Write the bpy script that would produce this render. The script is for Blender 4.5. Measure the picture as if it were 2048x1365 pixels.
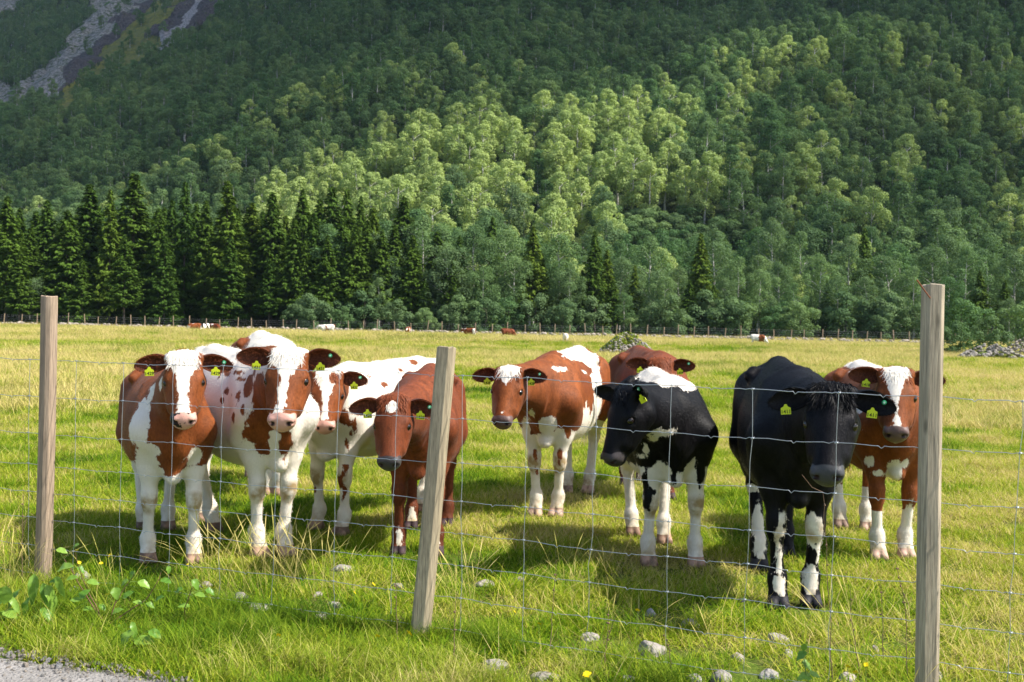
import bpy, math, random
import numpy as np
from mathutils import Vector, Matrix, Euler

for _o in list(bpy.data.objects):
    bpy.data.objects.remove(_o)
SC = bpy.context.scene
COL = SC.collection
random.seed(7)
RNG = np.random.default_rng(11)
R = math.radians

# ------------------------------------------------------------------ camera
CAM_H = 1.5
FPX = 2276.0                       # focal length in pixels of a 2048 px wide frame
PITCH = math.atan(37.5 / FPX)      # looking slightly down
ROLL = R(1.1)
cd = bpy.data.cameras.new('camera')
cam = bpy.data.objects.new('camera', cd)
COL.objects.link(cam)
SC.camera = cam
cd.sensor_width = 36.0
cd.lens = FPX / 2048.0 * 36.0
cd.clip_start = 0.05
cd.clip_end = 6000
CAM_M = (Matrix.Translation((0, 0, CAM_H)) @ Matrix.Rotation(R(90) - PITCH, 4, 'X')
         @ Matrix.Rotation(ROLL, 4, 'Z'))
cam.matrix_world = CAM_M
cd.dof.use_dof = True
cd.dof.focus_distance = 6.6
cd.dof.aperture_fstop = 7.1
CR = np.array(CAM_M.to_3x3())      # columns: right, up, back

def ray(px, py):
    d = CR @ np.array([(px - 1024.0) / FPX, -(py - 682.5) / FPX, -1.0])
    return d

def ground_pt(px, py, z=0.0):
    """where the line of sight of a photo pixel meets the level z"""
    d = ray(px, py)
    t = (z - CAM_H) / d[2]
    return np.array([0, 0, CAM_H]) + d * t

def at_y(px, py, y):
    """point of a line of sight at the distance y from the camera"""
    d = ray(px, py)
    return np.array([0, 0, CAM_H]) + d * (y / d[1])

def project(P):
    q = (P - np.array([0, 0, CAM_H])) @ CR
    dep = -q[:, 2]
    return 1024 + FPX * q[:, 0] / dep, 682.5 - FPX * q[:, 1] / dep, dep

# ------------------------------------------------------------------ light
SUN_EL, SUN_AZ = R(51), R(-10)      # azimuth measured from +x towards +y
SUN_DIR = np.array([math.cos(SUN_EL) * math.cos(SUN_AZ), math.cos(SUN_EL) * math.sin(SUN_AZ), math.sin(SUN_EL)])
world = bpy.data.worlds.new('World')
SC.world = world
world.use_nodes = True
wn = world.node_tree
wn.nodes.clear()
wo = wn.nodes.new('ShaderNodeOutputWorld')
wb = wn.nodes.new('ShaderNodeBackground')
ws = wn.nodes.new('ShaderNodeTexSky')
ws.sky_type = 'NISHITA'
ws.sun_disc = False
ws.sun_elevation = SUN_EL
ws.sun_rotation = R(90) - SUN_AZ
ws.air_density = 1.0
ws.dust_density = 1.5
ws.ozone_density = 1.0
wb.inputs['Strength'].default_value = 0.13
wn.links.new(ws.outputs[0], wb.inputs[0])
wn.links.new(wb.outputs[0], wo.inputs[0])
sl = bpy.data.lights.new('sun', 'SUN')
sl.energy = 4.6
sl.angle = R(0.6)
sl.color = (1.0, 0.95, 0.87)
sun = bpy.data.objects.new('sun', sl)
COL.objects.link(sun)
sun.location = (60, 10, 80)
sun.rotation_euler = Vector((-SUN_DIR).tolist()).to_track_quat('-Z', 'Y').to_euler()
SC.view_settings.view_transform = 'Standard'
SC.view_settings.look = 'None'
SC.view_settings.exposure = 0.92
SC.view_settings.gamma = 1.0
SC.view_settings.use_curve_mapping = False
SC.render.engine = 'CYCLES'
SC.cycles.max_bounces = 6
SC.cycles.diffuse_bounces = 3
SC.cycles.glossy_bounces = 2
SC.cycles.transmission_bounces = 3
SC.cycles.transparent_max_bounces = 6
SC.cycles.volume_bounces = 0
SC.cycles.use_denoising = True
SC.cycles.sample_clamp_indirect = 6

# ------------------------------------------------------------------ helpers
def tag(o, label=None, cat=None, group=None, kind=None):
    if label: o['label'] = label
    if cat: o['category'] = cat
    if group: o['group'] = group
    if kind: o['kind'] = kind
    return o

def empty(name, loc=(0, 0, 0), rz=0.0):
    o = bpy.data.objects.new(name, None)
    o.empty_display_size = 0.1
    o.location = loc
    o.rotation_euler = (0, 0, rz)
    COL.objects.link(o)
    return o

def mesh_np(name, verts, faces, smooth=True, mats=(), midx=None):
    """faces: (n,3) or (n,4) array or a list of such arrays"""
    me = bpy.data.meshes.new(name)
    verts = np.asarray(verts, dtype=np.float32)
    fl = faces if isinstance(faces, list) else [faces]
    fl = [np.asarray(f, dtype=np.int32) for f in fl if len(f)]
    me.vertices.add(len(verts))
    me.vertices.foreach_set('co', verts.ravel())
    loops = np.concatenate([f.ravel() for f in fl])
    sizes = np.concatenate([np.full(len(f), f.shape[1], dtype=np.int32) for f in fl])
    starts = np.concatenate([[0], np.cumsum(sizes)[:-1]]).astype(np.int32)
    me.loops.add(len(loops))
    me.loops.foreach_set('vertex_index', loops)
    me.polygons.add(len(sizes))
    me.polygons.foreach_set('loop_start', starts)
    me.polygons.foreach_set('loop_total', sizes)
    me.polygons.foreach_set('use_smooth', np.full(len(sizes), smooth, dtype=bool))
    for m in mats:
        me.materials.append(m)
    if midx is not None:
        me.polygons.foreach_set('material_index', np.asarray(midx, dtype=np.int32))
    me.update(calc_edges=True)
    return me

def attr(me, name, vals):
    a = me.attributes.new(name, 'FLOAT', 'POINT')
    a.data.foreach_set('value', np.asarray(vals, dtype=np.float32))

def link(name, me, parent=None, loc=None):
    o = bpy.data.objects.new(name, me)
    COL.objects.link(o)
    if parent is not None: o.parent = parent
    if loc is not None: o.location = loc
    return o

def vnoise(P, scale, seed=0):
    """smooth value noise, -1..1, P (n,3)"""
    Q = np.asarray(P) * scale + seed * 17.31
    I = np.floor(Q).astype(np.int64)
    Fq = Q - I
    Fq = Fq * Fq * (3 - 2 * Fq)
    def h(ix, iy, iz):
        n = (ix * 374761393 + iy * 668265263 + iz * 2147483647 + seed * 974711) & 0xffffffff
        n = ((n ^ (n >> 13)) * 1274126177) & 0xffffffff
        n = n ^ (n >> 16)
        return (n & 0xffff) / 32767.5 - 1.0
    r = 0
    for dx in (0, 1):
        wx = Fq[:, 0] if dx else 1 - Fq[:, 0]
        for dy in (0, 1):
            wy = Fq[:, 1] if dy else 1 - Fq[:, 1]
            for dz in (0, 1):
                wz = Fq[:, 2] if dz else 1 - Fq[:, 2]
                r = r + wx * wy * wz * h(I[:, 0] + dx, I[:, 1] + dy, I[:, 2] + dz)
    return r

def fbm(P, scale, seed=0, octaves=3):
    s, a, t = 0, 1.0, 0
    for k in range(octaves):
        s = s + a * vnoise(P, scale * 2 ** k, seed + k)
        t += a
        a *= 0.5
    return s / t

class NT:
    """small node tree helper"""
    def __init__(self, name):
        self.m = bpy.data.materials.new(name)
        self.m.use_nodes = True
        self.t = self.m.node_tree
        self.t.nodes.clear()
        self.out = self.t.nodes.new('ShaderNodeOutputMaterial')
    def n(self, typ, props=None, **ins):
        nd = self.t.nodes.new('ShaderNode' + typ)
        for k, v in (props or {}).items():
            setattr(nd, k, v)
        for k, v in ins.items():
            key = int(k[1:]) if k[0] == '_' else k.replace('__', ' ')
            self.set(nd.inputs[key], v)
        return nd
    def set(self, inp, v):
        if isinstance(v, bpy.types.NodeSocket):
            self.t.links.new(v, inp)
        elif isinstance(v, bpy.types.Node):
            self.t.links.new(v.outputs[0], inp)
        else:
            if hasattr(inp.default_value, '__len__') and not hasattr(v, '__len__'):
                v = [v] * len(inp.default_value)
            if hasattr(v, '__len__') and len(v) == 3 and len(inp.default_value) == 4:
                v = (*v, 1.0)
            inp.default_value = v
    def math(self, op, a, b=0.0, c=0.0, clamp=False):
        nd = self.n('Math', dict(operation=op, use_clamp=clamp))
        self.set(nd.inputs[0], a); self.set(nd.inputs[1], b); self.set(nd.inputs[2], c)
        return nd.outputs[0]
    def mix(self, fac, a, b, mode='MIX'):
        nd = self.n('Mix', dict(data_type='RGBA', blend_type=mode))
        self.set(nd.inputs[0], fac); self.set(nd.inputs[6], a); self.set(nd.inputs[7], b)
        return nd.outputs[2]
    def noise(self, vec, scale, detail=3, rough=0.55, dist=0.0):
        nd = self.n('TexNoise')
        if vec is not None: self.set(nd.inputs['Vector'], vec)
        self.set(nd.inputs['Scale'], scale); self.set(nd.inputs['Detail'], detail)
        self.set(nd.inputs['Roughness'], rough); self.set(nd.inputs['Distortion'], dist)
        return nd.outputs[0]
    def ramp(self, fac, stops, interp='LINEAR'):
        nd = self.n('ValToRGB')
        cr = nd.color_ramp
        cr.interpolation = interp
        while len(cr.elements) < len(stops): cr.elements.new(0.5)
        for e, (p, c) in zip(cr.elements, stops):
            e.position = p
            e.color = (*c, 1.0) if hasattr(c, '__len__') else (c, c, c, 1.0)
        self.set(nd.inputs[0], fac)
        return nd.outputs[0]
    def mapr(self, v, a, b, c=0.0, d=1.0):
        nd = self.n('MapRange')
        self.set(nd.inputs[0], v)
        for i, x in enumerate((a, b, c, d)): self.set(nd.inputs[1 + i], x)
        return nd.outputs[0]
    def mapping(self, vec, scale):
        nd = self.n('Mapping')
        self.set(nd.inputs['Vector'], vec); nd.inputs['Scale'].default_value = scale
        return nd.outputs[0]
    def attr(self, name):
        nd = self.n('Attribute', dict(attribute_name=name))
        return nd.outputs['Fac']
    def obj(self):
        return self.n('TexCoord').outputs['Object']
    def bump(self, h, strength=0.5, dist=0.01):
        nd = self.n('Bump')
        self.set(nd.inputs['Height'], h)
        nd.inputs['Strength'].default_value = strength
        nd.inputs['Distance'].default_value = dist
        return nd.outputs[0]
    def bsdf(self, color, rough=0.6, spec=0.3, normal=None, **kw):
        nd = self.n('BsdfPrincipled')
        self.set(nd.inputs['Base Color'], color)
        self.set(nd.inputs['Roughness'], rough)
        self.set(nd.inputs['Specular IOR Level'], spec)
        if normal is not None: self.set(nd.inputs['Normal'], normal)
        for k, v in kw.items(): self.set(nd.inputs[k.replace('_', ' ')], v)
        return nd
    def done(self, sh):
        self.t.links.new(sh.outputs[0] if isinstance(sh, bpy.types.Node) else sh, self.out.inputs[0])
        return self.m

def plain(name, color, rough=0.6, spec=0.3, **kw):
    t = NT(name)
    return t.done(t.bsdf(color, rough, spec, **kw))
# ================================================================== terrain
def inpoly(px, py, poly):
    px = np.asarray(px); c = np.zeros(px.shape, bool)
    n = len(poly)
    for i in range(n):
        x0, y0 = poly[i]; x1, y1 = poly[(i + 1) % n]
        m = ((y0 > py) != (y1 > py)) & (px < (x1 - x0) * (py - y0) / ((y1 - y0) if y1 != y0 else 1e-9) + x0)
        c ^= m
    return c

def smoothst(x): x = np.clip(x, 0, 1); return x * x * (3 - 2 * x)

def field_z(x, y):
    """gentle unevenness of the pasture, flat near the herd"""
    x = np.asarray(x, float); y = np.asarray(y, float)
    P = np.stack([x, y, 0 * x], -1).reshape(-1, 3)
    n = fbm(P, 0.05, 21, 2).reshape(x.shape)
    return n * 0.35 * smoothst((y - 14) / 40) * (1 - 0.6 * smoothst((y - 90) / 30))

def hill_z(x, y):
    x = np.asarray(x, float); y = np.asarray(y, float)
    y0 = 170 + np.clip((-x - 15) / 235, 0, 1.5) * 172
    d = y - y0
    z = 0.47 * np.where(d > 0, d * d / (d + 14), 0)
    P = np.stack([x, y, 0 * x], -1).reshape(-1, 3)
    a = smoothst(d / 80)
    z = z + a * fbm(P, 1 / 75.0, 31, 3).reshape(x.shape) * 13 + a * fbm(P, 1 / 22.0, 37, 2).reshape(x.shape) * 2.2
    return z

ROCKS = dict(
    grey=[[(-60, 195), (0, 180), (60, 175), (120, 105), (170, 40), (205, -40), (330, -40), (262, 22), (205, 85), (150, 160), (105, 192), (60, 215), (-60, 232)],
          [(-60, -40), (70, -40), (35, 10), (0, 30), (-60, 60)], [(1010, 2), (1062, 6), (1080, -40), (1000, -40)], [(915, 118), (928, 118), (930, 150), (917, 146)]],
    dark=[[(330, -40), (360, -40), (240, 70), (165, 150), (135, 185), (118, 188), (150, 120), (262, 22)],
          [(430, -40), (490, -40), (430, 35), (390, 70), (335, 78), (280, 78), (320, 45)]],
    moss=[[(360, -40), (430, -40), (320, 45), (300, 70), (330, 90), (300, 120), (250, 135), (190, 165), (135, 235), (100, 240), (135, 185), (240, 70)]],
    scree=[[(412, -40), (436, -40), (398, 25), (372, 52), (346, 72), (342, 88), (330, 100), (318, 98), (316, 78), (340, 60), (370, 38)],
           [(68, 208), (118, 178), (124, 188), (80, 214)], [(-60, 372), (0, 362), (26, 340), (30, 352), (0, 386), (-60, 400)]])

def rock_mask(P):
    px, py, dep = project(P)
    jx = fbm(P, 0.06, 51, 2) * 14; jy = fbm(P, 0.06, 57, 2) * 14
    out = {}
    for k, polys in ROCKS.items():
        m = np.zeros(len(P), bool)
        for p in polys: m |= inpoly(px + jx, py + jy, p)
        out[k] = m & (P[:, 1] > 160)
    return out

# ---- pasture ground: one sheet reaching under the hill
def ground_material():
    t = NT('pasture_ground')
    oc = t.obj()
    a = t.noise(oc, 0.35, 4); b = t.noise(oc, 5.0, 4); c = t.noise(oc, 60.0, 3)
    g = t.mix(t.mapr(a, 0.35, 0.65), (0.085, 0.150, 0.016), (0.15, 0.165, 0.028))
    g = t.mix(t.mapr(b, 0.45, 0.75), g, (0.11, 0.095, 0.035))
    g = t.mix(0.5, g, t.ramp(c, [(0.25, 0.35), (0.75, 1.2)]), 'MULTIPLY')
    return t.done(t.bsdf(g, 0.9, 0.1, t.bump(t.math('ADD', b, c), 0.6, 0.03)))
M_GROUND = ground_material()
ys = np.concatenate([[-30, -8, 0], np.linspace(3, 20, 35), np.geomspace(21, 175, 40), [230, 420, 900, 3000]])
us = np.linspace(-1, 1, 90)
GX = us[None, :] * (ys[:, None] * 0.75 + 40); GY = np.repeat(ys[:, None], 90, 1)
GX[-1] *= 1.5
GZ = np.where(GY < 175, field_z(GX, GY), 0) - 0.012 - 0.5 * smoothst((GY - 170) / 200)
nr, nc = GX.shape
I0 = (np.arange(nr - 1)[:, None] * nc + np.arange(nc - 1)[None]).ravel()
gf = np.stack([I0, I0 + 1, I0 + nc + 1, I0 + nc], 1)
ground = link('ground', mesh_np('ground', np.stack([GX, GY, GZ], -1).reshape(-1, 3), gf, True, [M_GROUND]))
tag(ground, kind='structure')

# ---- hillside
def hill_material():
    t = NT('hill_ground')
    oc = t.obj()
    n1 = t.noise(oc, 0.05, 4); n2 = t.noise(oc, 0.35, 5, 0.65); n3 = t.noise(t.mapping(oc, (1.6, 1.6, 0.28)), 0.45, 5, 0.7)
    soil = t.mix(t.mapr(n2, 0.35, 0.65), (0.022, 0.042, 0.014), (0.05, 0.075, 0.02))
    grey = t.mix(t.mapr(n3, 0.35, 0.62), (0.08, 0.08, 0.08), (0.36, 0.34, 0.32))
    grey = t.mix(t.mapr(n2, 0.50, 0.60), grey, (0.05, 0.08, 0.025))
    dark = t.mix(t.mapr(n3, 0.35, 0.7), (0.025, 0.024, 0.030), (0.13, 0.11, 0.11))
    dark = t.mix(t.mapr(n2, 0.60, 0.68), dark, (0.06, 0.075, 0.02))
    moss = t.mix(t.mapr(n2, 0.4, 0.6), (0.20, 0.19, 0.03), (0.10, 0.13, 0.03))
    moss = t.mix(t.mapr(n3, 0.57, 0.66), moss, (0.10, 0.09, 0.10))
    scree = t.mix(t.mapr(t.noise(oc, 0.9, 4, 0.8), 0.4, 0.6), (0.12, 0.115, 0.115), (0.42, 0.40, 0.40))
    c = t.mix(t.mapr(t.attr('grey'), 0.4, 0.6), soil, grey)
    c = t.mix(t.mapr(t.attr('moss'), 0.4, 0.6), c, moss)
    c = t.mix(t.mapr(t.attr('dark'), 0.4, 0.6), c, dark)
    c = t.mix(t.mapr(t.attr('scree'), 0.4, 0.6), c, scree)
    return t.done(t.bsdf(c, 0.9, 0.15, t.bump(t.math('ADD', n2, n3), 1.0, 2.0)))
ub = np.concatenate([np.linspace(-1.3, -0.50, 30)[:-1], np.linspace(-0.50, -0.20, 260), np.linspace(-0.20, 0.50, 190)[1:], np.linspace(0.5, 1.3, 24)[1:]])
yb = np.concatenate([np.linspace(150, 420, 110), np.linspace(424, 1000, 240), np.linspace(1010, 1500, 20)])
HX = ub[None] * yb[:, None]; HY = np.repeat(yb[:, None], len(ub), 1)
HZ = hill_z(HX, HY)
HP = np.stack([HX, HY, HZ], -1).reshape(-1, 3)
rm = rock_mask(HP)
rocky = np.clip(sum(m.astype(float) for k, m in rm.items() if k in ('grey', 'dark')), 0, 1)
cr = fbm(HP * np.array([1.0, 0.35, 1.0]), 1 / 9.0, 61, 3) * 5.0 + np.abs(fbm(HP * np.array([1, 0.2, 1]), 1 / 20.0, 67, 2)) * 9
HP[:, 2] += rocky * cr
HP[:, 2] -= 0.4 * (HP[:, 2] < 0.4)
nr, nc = HX.shape
I0 = (np.arange(nr - 1)[:, None] * nc + np.arange(nc - 1)[None]).ravel()
hme = mesh_np('hillside', HP, np.stack([I0, I0 + 1, I0 + nc + 1, I0 + nc], 1), True, [hill_material()])
for k, m in rm.items(): attr(hme, k, m.astype(float))
tag(link('hillside', hme), kind='structure')

# ---- gravel road at the near left
RE = [ground_pt(-400, 1262), ground_pt(-150, 1290), ground_pt(0, 1312), ground_pt(120, 1326), ground_pt(230, 1344), ground_pt(340, 1364), ground_pt(520, 1410), ground_pt(760, 1480), ground_pt(1100, 1600)]
def road_edge_y(x):
    xs = np.array([p[0] for p in RE]); yy = np.array([p[1] for p in RE])
    k = (yy[-1] - yy[-2]) / (xs[-1] - xs[-2]); k0 = (yy[1] - yy[0]) / (xs[1] - xs[0])
    x = np.asarray(x, float)
    return np.where(x > xs[-1], yy[-1] + (x - xs[-1]) * k, np.where(x < xs[0], yy[0] + (x - xs[0]) * k0, np.interp(x, xs, yy)))
def road_material():
    t = NT('gravel_road'); oc = t.obj()
    a = t.noise(oc, 3, 4); b = t.noise(oc, 90, 3, 0.7); v = t.n('TexVoronoi', Vector=oc, Scale=70.0)
    c = t.mix(t.mapr(a, 0.35, 0.65), (0.23, 0.215, 0.195), (0.32, 0.30, 0.28))
    c = t.mix(0.5, c, t.ramp(b, [(0.3, 0.5), (0.7, 1.2)]), 'MULTIPLY')
    return t.done(t.bsdf(c, 0.9, 0.15, t.bump(t.math('ADD', b, v.outputs[0]), 0.7, 0.012)))
rx = np.linspace(-14, 14, 200); rv = []
for x in rx:
    e = float(road_edge_y(x)) + 0.05 * math.sin(x * 7) * 0.5
    rv += [(x, e, -0.006), (x, e - 0.12, 0.012), (x, e - 1.2, 0.018), (x, e - 5.0, 0.018)]
rf = [(4 * i + j + 1, 4 * (i + 1) + j + 1, 4 * (i + 1) + j, 4 * i + j) for i in range(199) for j in range(3)]
tag(link('road', mesh_np('road', rv, np.array(rf), True, [road_material()])), kind='structure')

# ================================================================== scattering
def hidden_collection(name, objs):
    c = bpy.data.collections.new(name)
    for o in objs: c.objects.link(o)
    return c
def proto(name, i, me):
    return bpy.data.objects.new('%s_%02d' % (name, i), me)
def scatter(name, P, rot, sc, pid, coll):
    me = bpy.data.meshes.new(name)
    P = np.asarray(P, np.float32)
    me.vertices.add(len(P)); me.vertices.foreach_set('co', P.ravel())
    a = me.attributes.new('rot', 'FLOAT_VECTOR', 'POINT'); a.data.foreach_set('vector', np.asarray(rot, np.float32).ravel())
    a = me.attributes.new('sc', 'FLOAT', 'POINT'); a.data.foreach_set('value', np.asarray(sc, np.float32))
    a = me.attributes.new('pid', 'INT', 'POINT'); a.data.foreach_set('value', np.asarray(pid, np.int32))
    o = link(name, me)
    ng = bpy.data.node_groups.new(name, 'GeometryNodeTree')
    ng.interface.new_socket('Geometry', in_out='INPUT', socket_type='NodeSocketGeometry')
    ng.interface.new_socket('Geometry', in_out='OUTPUT', socket_type='NodeSocketGeometry')
    gi = ng.nodes.new('NodeGroupInput'); go = ng.nodes.new('NodeGroupOutput')
    ip = ng.nodes.new('GeometryNodeInstanceOnPoints')
    ci = ng.nodes.new('GeometryNodeCollectionInfo')
    ci.inputs['Collection'].default_value = coll
    ci.inputs['Separate Children'].default_value = True
    ci.inputs['Reset Children'].default_value = True
    def na(nm, typ):
        n = ng.nodes.new('GeometryNodeInputNamedAttribute'); n.data_type = typ; n.inputs['Name'].default_value = nm
        return [s for s in n.outputs if s.enabled][0]
    L = ng.links.new
    L(gi.outputs[0], ip.inputs['Points']); L(ci.outputs[0], ip.inputs['Instance'])
    ip.inputs['Pick Instance'].default_value = True
    L(na('pid', 'INT'), ip.inputs['Instance Index']); L(na('rot', 'FLOAT_VECTOR'), ip.inputs['Rotation']); L(na('sc', 'FLOAT'), ip.inputs['Scale'])
    L(ip.outputs[0], go.inputs[0])
    md = o.modifiers.new('scatter', 'NODES'); md.node_group = ng
    return o
# ================================================================== cattle
def surface_nets(F, org, h):
    ins = F < 0
    c = np.zeros(tuple(n - 1 for n in F.shape), dtype=np.int8)
    offs = [(i, j, k) for i in (0, 1) for j in (0, 1) for k in (0, 1)]
    sl = lambda o: tuple(slice(a, n - 1 + a) for a, n in zip(o, F.shape))
    for o in offs: c += ins[sl(o)]
    act = (c > 0) & (c < 8)
    idx = -np.ones(act.shape, dtype=np.int64)
    I = np.argwhere(act)
    idx[act] = np.arange(len(I))
    vals = {o: F[I[:, 0] + o[0], I[:, 1] + o[1], I[:, 2] + o[2]] for o in offs}
    acc = np.zeros((len(I), 3)); cnt = np.zeros(len(I))
    for a in offs:
        for ax in range(3):
            if a[ax]: continue
            b = list(a); b[ax] = 1; b = tuple(b)
            va, vb = vals[a], vals[b]
            m = (va < 0) != (vb < 0)
            t = np.where(m, va / np.where(m, va - vb, 1), 0)
            p = np.tile(np.array(a, float), (len(I), 1)); p[:, ax] += t
            acc += p * m[:, None]; cnt += m
    V = (I + acc / cnt[:, None]) * h + org
    quads = []
    for ax in range(3):
        s0 = [slice(1, -1)] * 3; s0[ax] = slice(0, -1)
        s1 = list(s0); s1[ax] = slice(1, None)
        A, B = ins[tuple(s0)], ins[tuple(s1)]
        e = np.argwhere(A != B)
        off = np.ones(3, int); off[ax] = 0
        e0 = e + off
        flip = A[e[:, 0], e[:, 1], e[:, 2]]
        u, v = [(1, 2), (2, 0), (0, 1)][ax]
        du = np.zeros(3, int); du[u] = 1
        dv = np.zeros(3, int); dv[v] = 1
        g = lambda q: idx[q[:, 0], q[:, 1], q[:, 2]]
        q = np.stack([g(e0 - du - dv), g(e0 - dv), g(e0), g(e0 - du)], 1)
        q[~flip] = q[~flip][:, ::-1]
        quads.append(q)
    Q = np.concatenate(quads)
    return V, Q[(Q >= 0).all(1)]

class Field:
    def __init__(self, lo, hi, h):
        self.lo = np.array(lo, float); self.h = h
        n = np.ceil((np.array(hi) - self.lo) / h).astype(int) + 1
        self.F = np.full(n, 0.25, dtype=np.float32)
        self.n = n
    def sub(self, lo, hi):
        a = np.clip(np.floor((np.array(lo) - self.lo) / self.h).astype(int), 0, self.n)
        b = np.clip(np.ceil((np.array(hi) - self.lo) / self.h).astype(int) + 1, 0, self.n)
        if (b <= a).any(): return None, None
        s = tuple(slice(i, j) for i, j in zip(a, b))
        ax = [(self.lo[i] + self.h * np.arange(a[i], b[i])).astype(np.float32) for i in range(3)]
        return s, (ax[0][:, None, None], ax[1][None, :, None], ax[2][None, None, :])
    def smin(self, s, d, k):
        f = self.F[s]
        hh = np.clip(0.5 + 0.5 * (f - d) / k, 0, 1)
        self.F[s] = f + (d - f) * hh - k * hh * (1 - hh)
    def cone(self, a, b, ra, rb, k=0.03, flat=None, q=1.0, cut=False):
        """tapered capsule; flat = direction squeezed by q"""
        a = np.array(a, float); b = np.array(b, float)
        m = max(ra, rb) + k + 0.03
        s, X = self.sub(np.minimum(a, b) - m, np.maximum(a, b) + m)
        if s is None: return
        ba = b - a; L2 = max(float(ba @ ba), 1e-9)
        P = [X[i] - a[i] for i in range(3)]
        t = np.clip((P[0] * ba[0] + P[1] * ba[1] + P[2] * ba[2]) / L2, 0, 1)
        D = [P[i] - t * ba[i] for i in range(3)]
        if flat is not None:
            fl = np.array(flat, float); fl /= np.linalg.norm(fl)
            dt = (D[0] * fl[0] + D[1] * fl[1] + D[2] * fl[2]) * (q - 1)
            D = [D[i] + dt * fl[i] for i in range(3)]
        d = np.sqrt(D[0] ** 2 + D[1] ** 2 + D[2] ** 2) - (ra + (rb - ra) * t)
        if flat is not None: d = d / (1 + 0.5 * (q - 1))
        if cut: self.cut(s, d, k)
        else: self.smin(s, d, k)
    def cut(self, s, d, k):
        f = self.F[s]; d = -d
        hh = np.clip(0.5 - 0.5 * (f - d) / k, 0, 1)
        self.F[s] = f + (d - f) * hh + k * hh * (1 - hh)
    def ell(self, c, r, M=None, k=0.03, cut=False):
        """ellipsoid, radii r along the columns of M"""
        c = np.array(c, float); r = np.array(r, float)
        m = r.max() + k + 0.02
        s, X = self.sub(c - m, c + m)
        if s is None: return
        P = [X[i] - c[i] for i in range(3)]
        if M is not None:
            P = [P[0] * M[0, j] + P[1] * M[1, j] + P[2] * M[2, j] for j in range(3)]
        rho = np.sqrt((P[0] / r[0]) ** 2 + (P[1] / r[1]) ** 2 + (P[2] / r[2]) ** 2)
        g = np.sqrt((P[0] / r[0] ** 2) ** 2 + (P[1] / r[1] ** 2) ** 2 + (P[2] / r[2] ** 2) ** 2)
        d = np.where(g > 1e-5, rho * (rho - 1) / np.maximum(g, 1e-5), -r.min())
        if cut: self.cut(s, d, k)
        else: self.smin(s, d, k)

# side profile of the trunk: x, top, bottom, half width
PROF = np.array([
    (-0.80, 1.16, 0.98, 0.015), (-0.79, 1.17, 0.90, 0.07), (-0.75, 1.19, 0.80, 0.135), (-0.66, 1.19, 0.71, 0.19),
    (-0.52, 1.20, 0.66, 0.23), (-0.38, 1.20, 0.585, 0.255), (-0.20, 1.195, 0.53, 0.275), (0.0, 1.17, 0.50, 0.287),
    (0.20, 1.165, 0.50, 0.268), (0.34, 1.175, 0.52, 0.235), (0.46, 1.155, 0.55, 0.202), (0.56, 1.10, 0.60, 0.168),
    (0.63, 1.06, 0.66, 0.125), (0.68, 0.97, 0.72, 0.075), (0.70, 0.90, 0.78, 0.02)])

def smooth_interp(x, xp, fp):
    """monotone-ish cubic interpolation"""
    m = np.gradient(fp, xp)
    x = np.clip(x, xp[0], xp[-1])
    i = np.clip(np.searchsorted(xp, x) - 1, 0, len(xp) - 2)
    h = xp[i + 1] - xp[i]; t = (x - xp[i]) / h
    return ((2 * t ** 3 - 3 * t ** 2 + 1) * fp[i] + (t ** 3 - 2 * t ** 2 + t) * h * m[i]
            + (-2 * t ** 3 + 3 * t ** 2) * fp[i + 1] + (t ** 3 - t ** 2) * h * m[i + 1])

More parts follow.
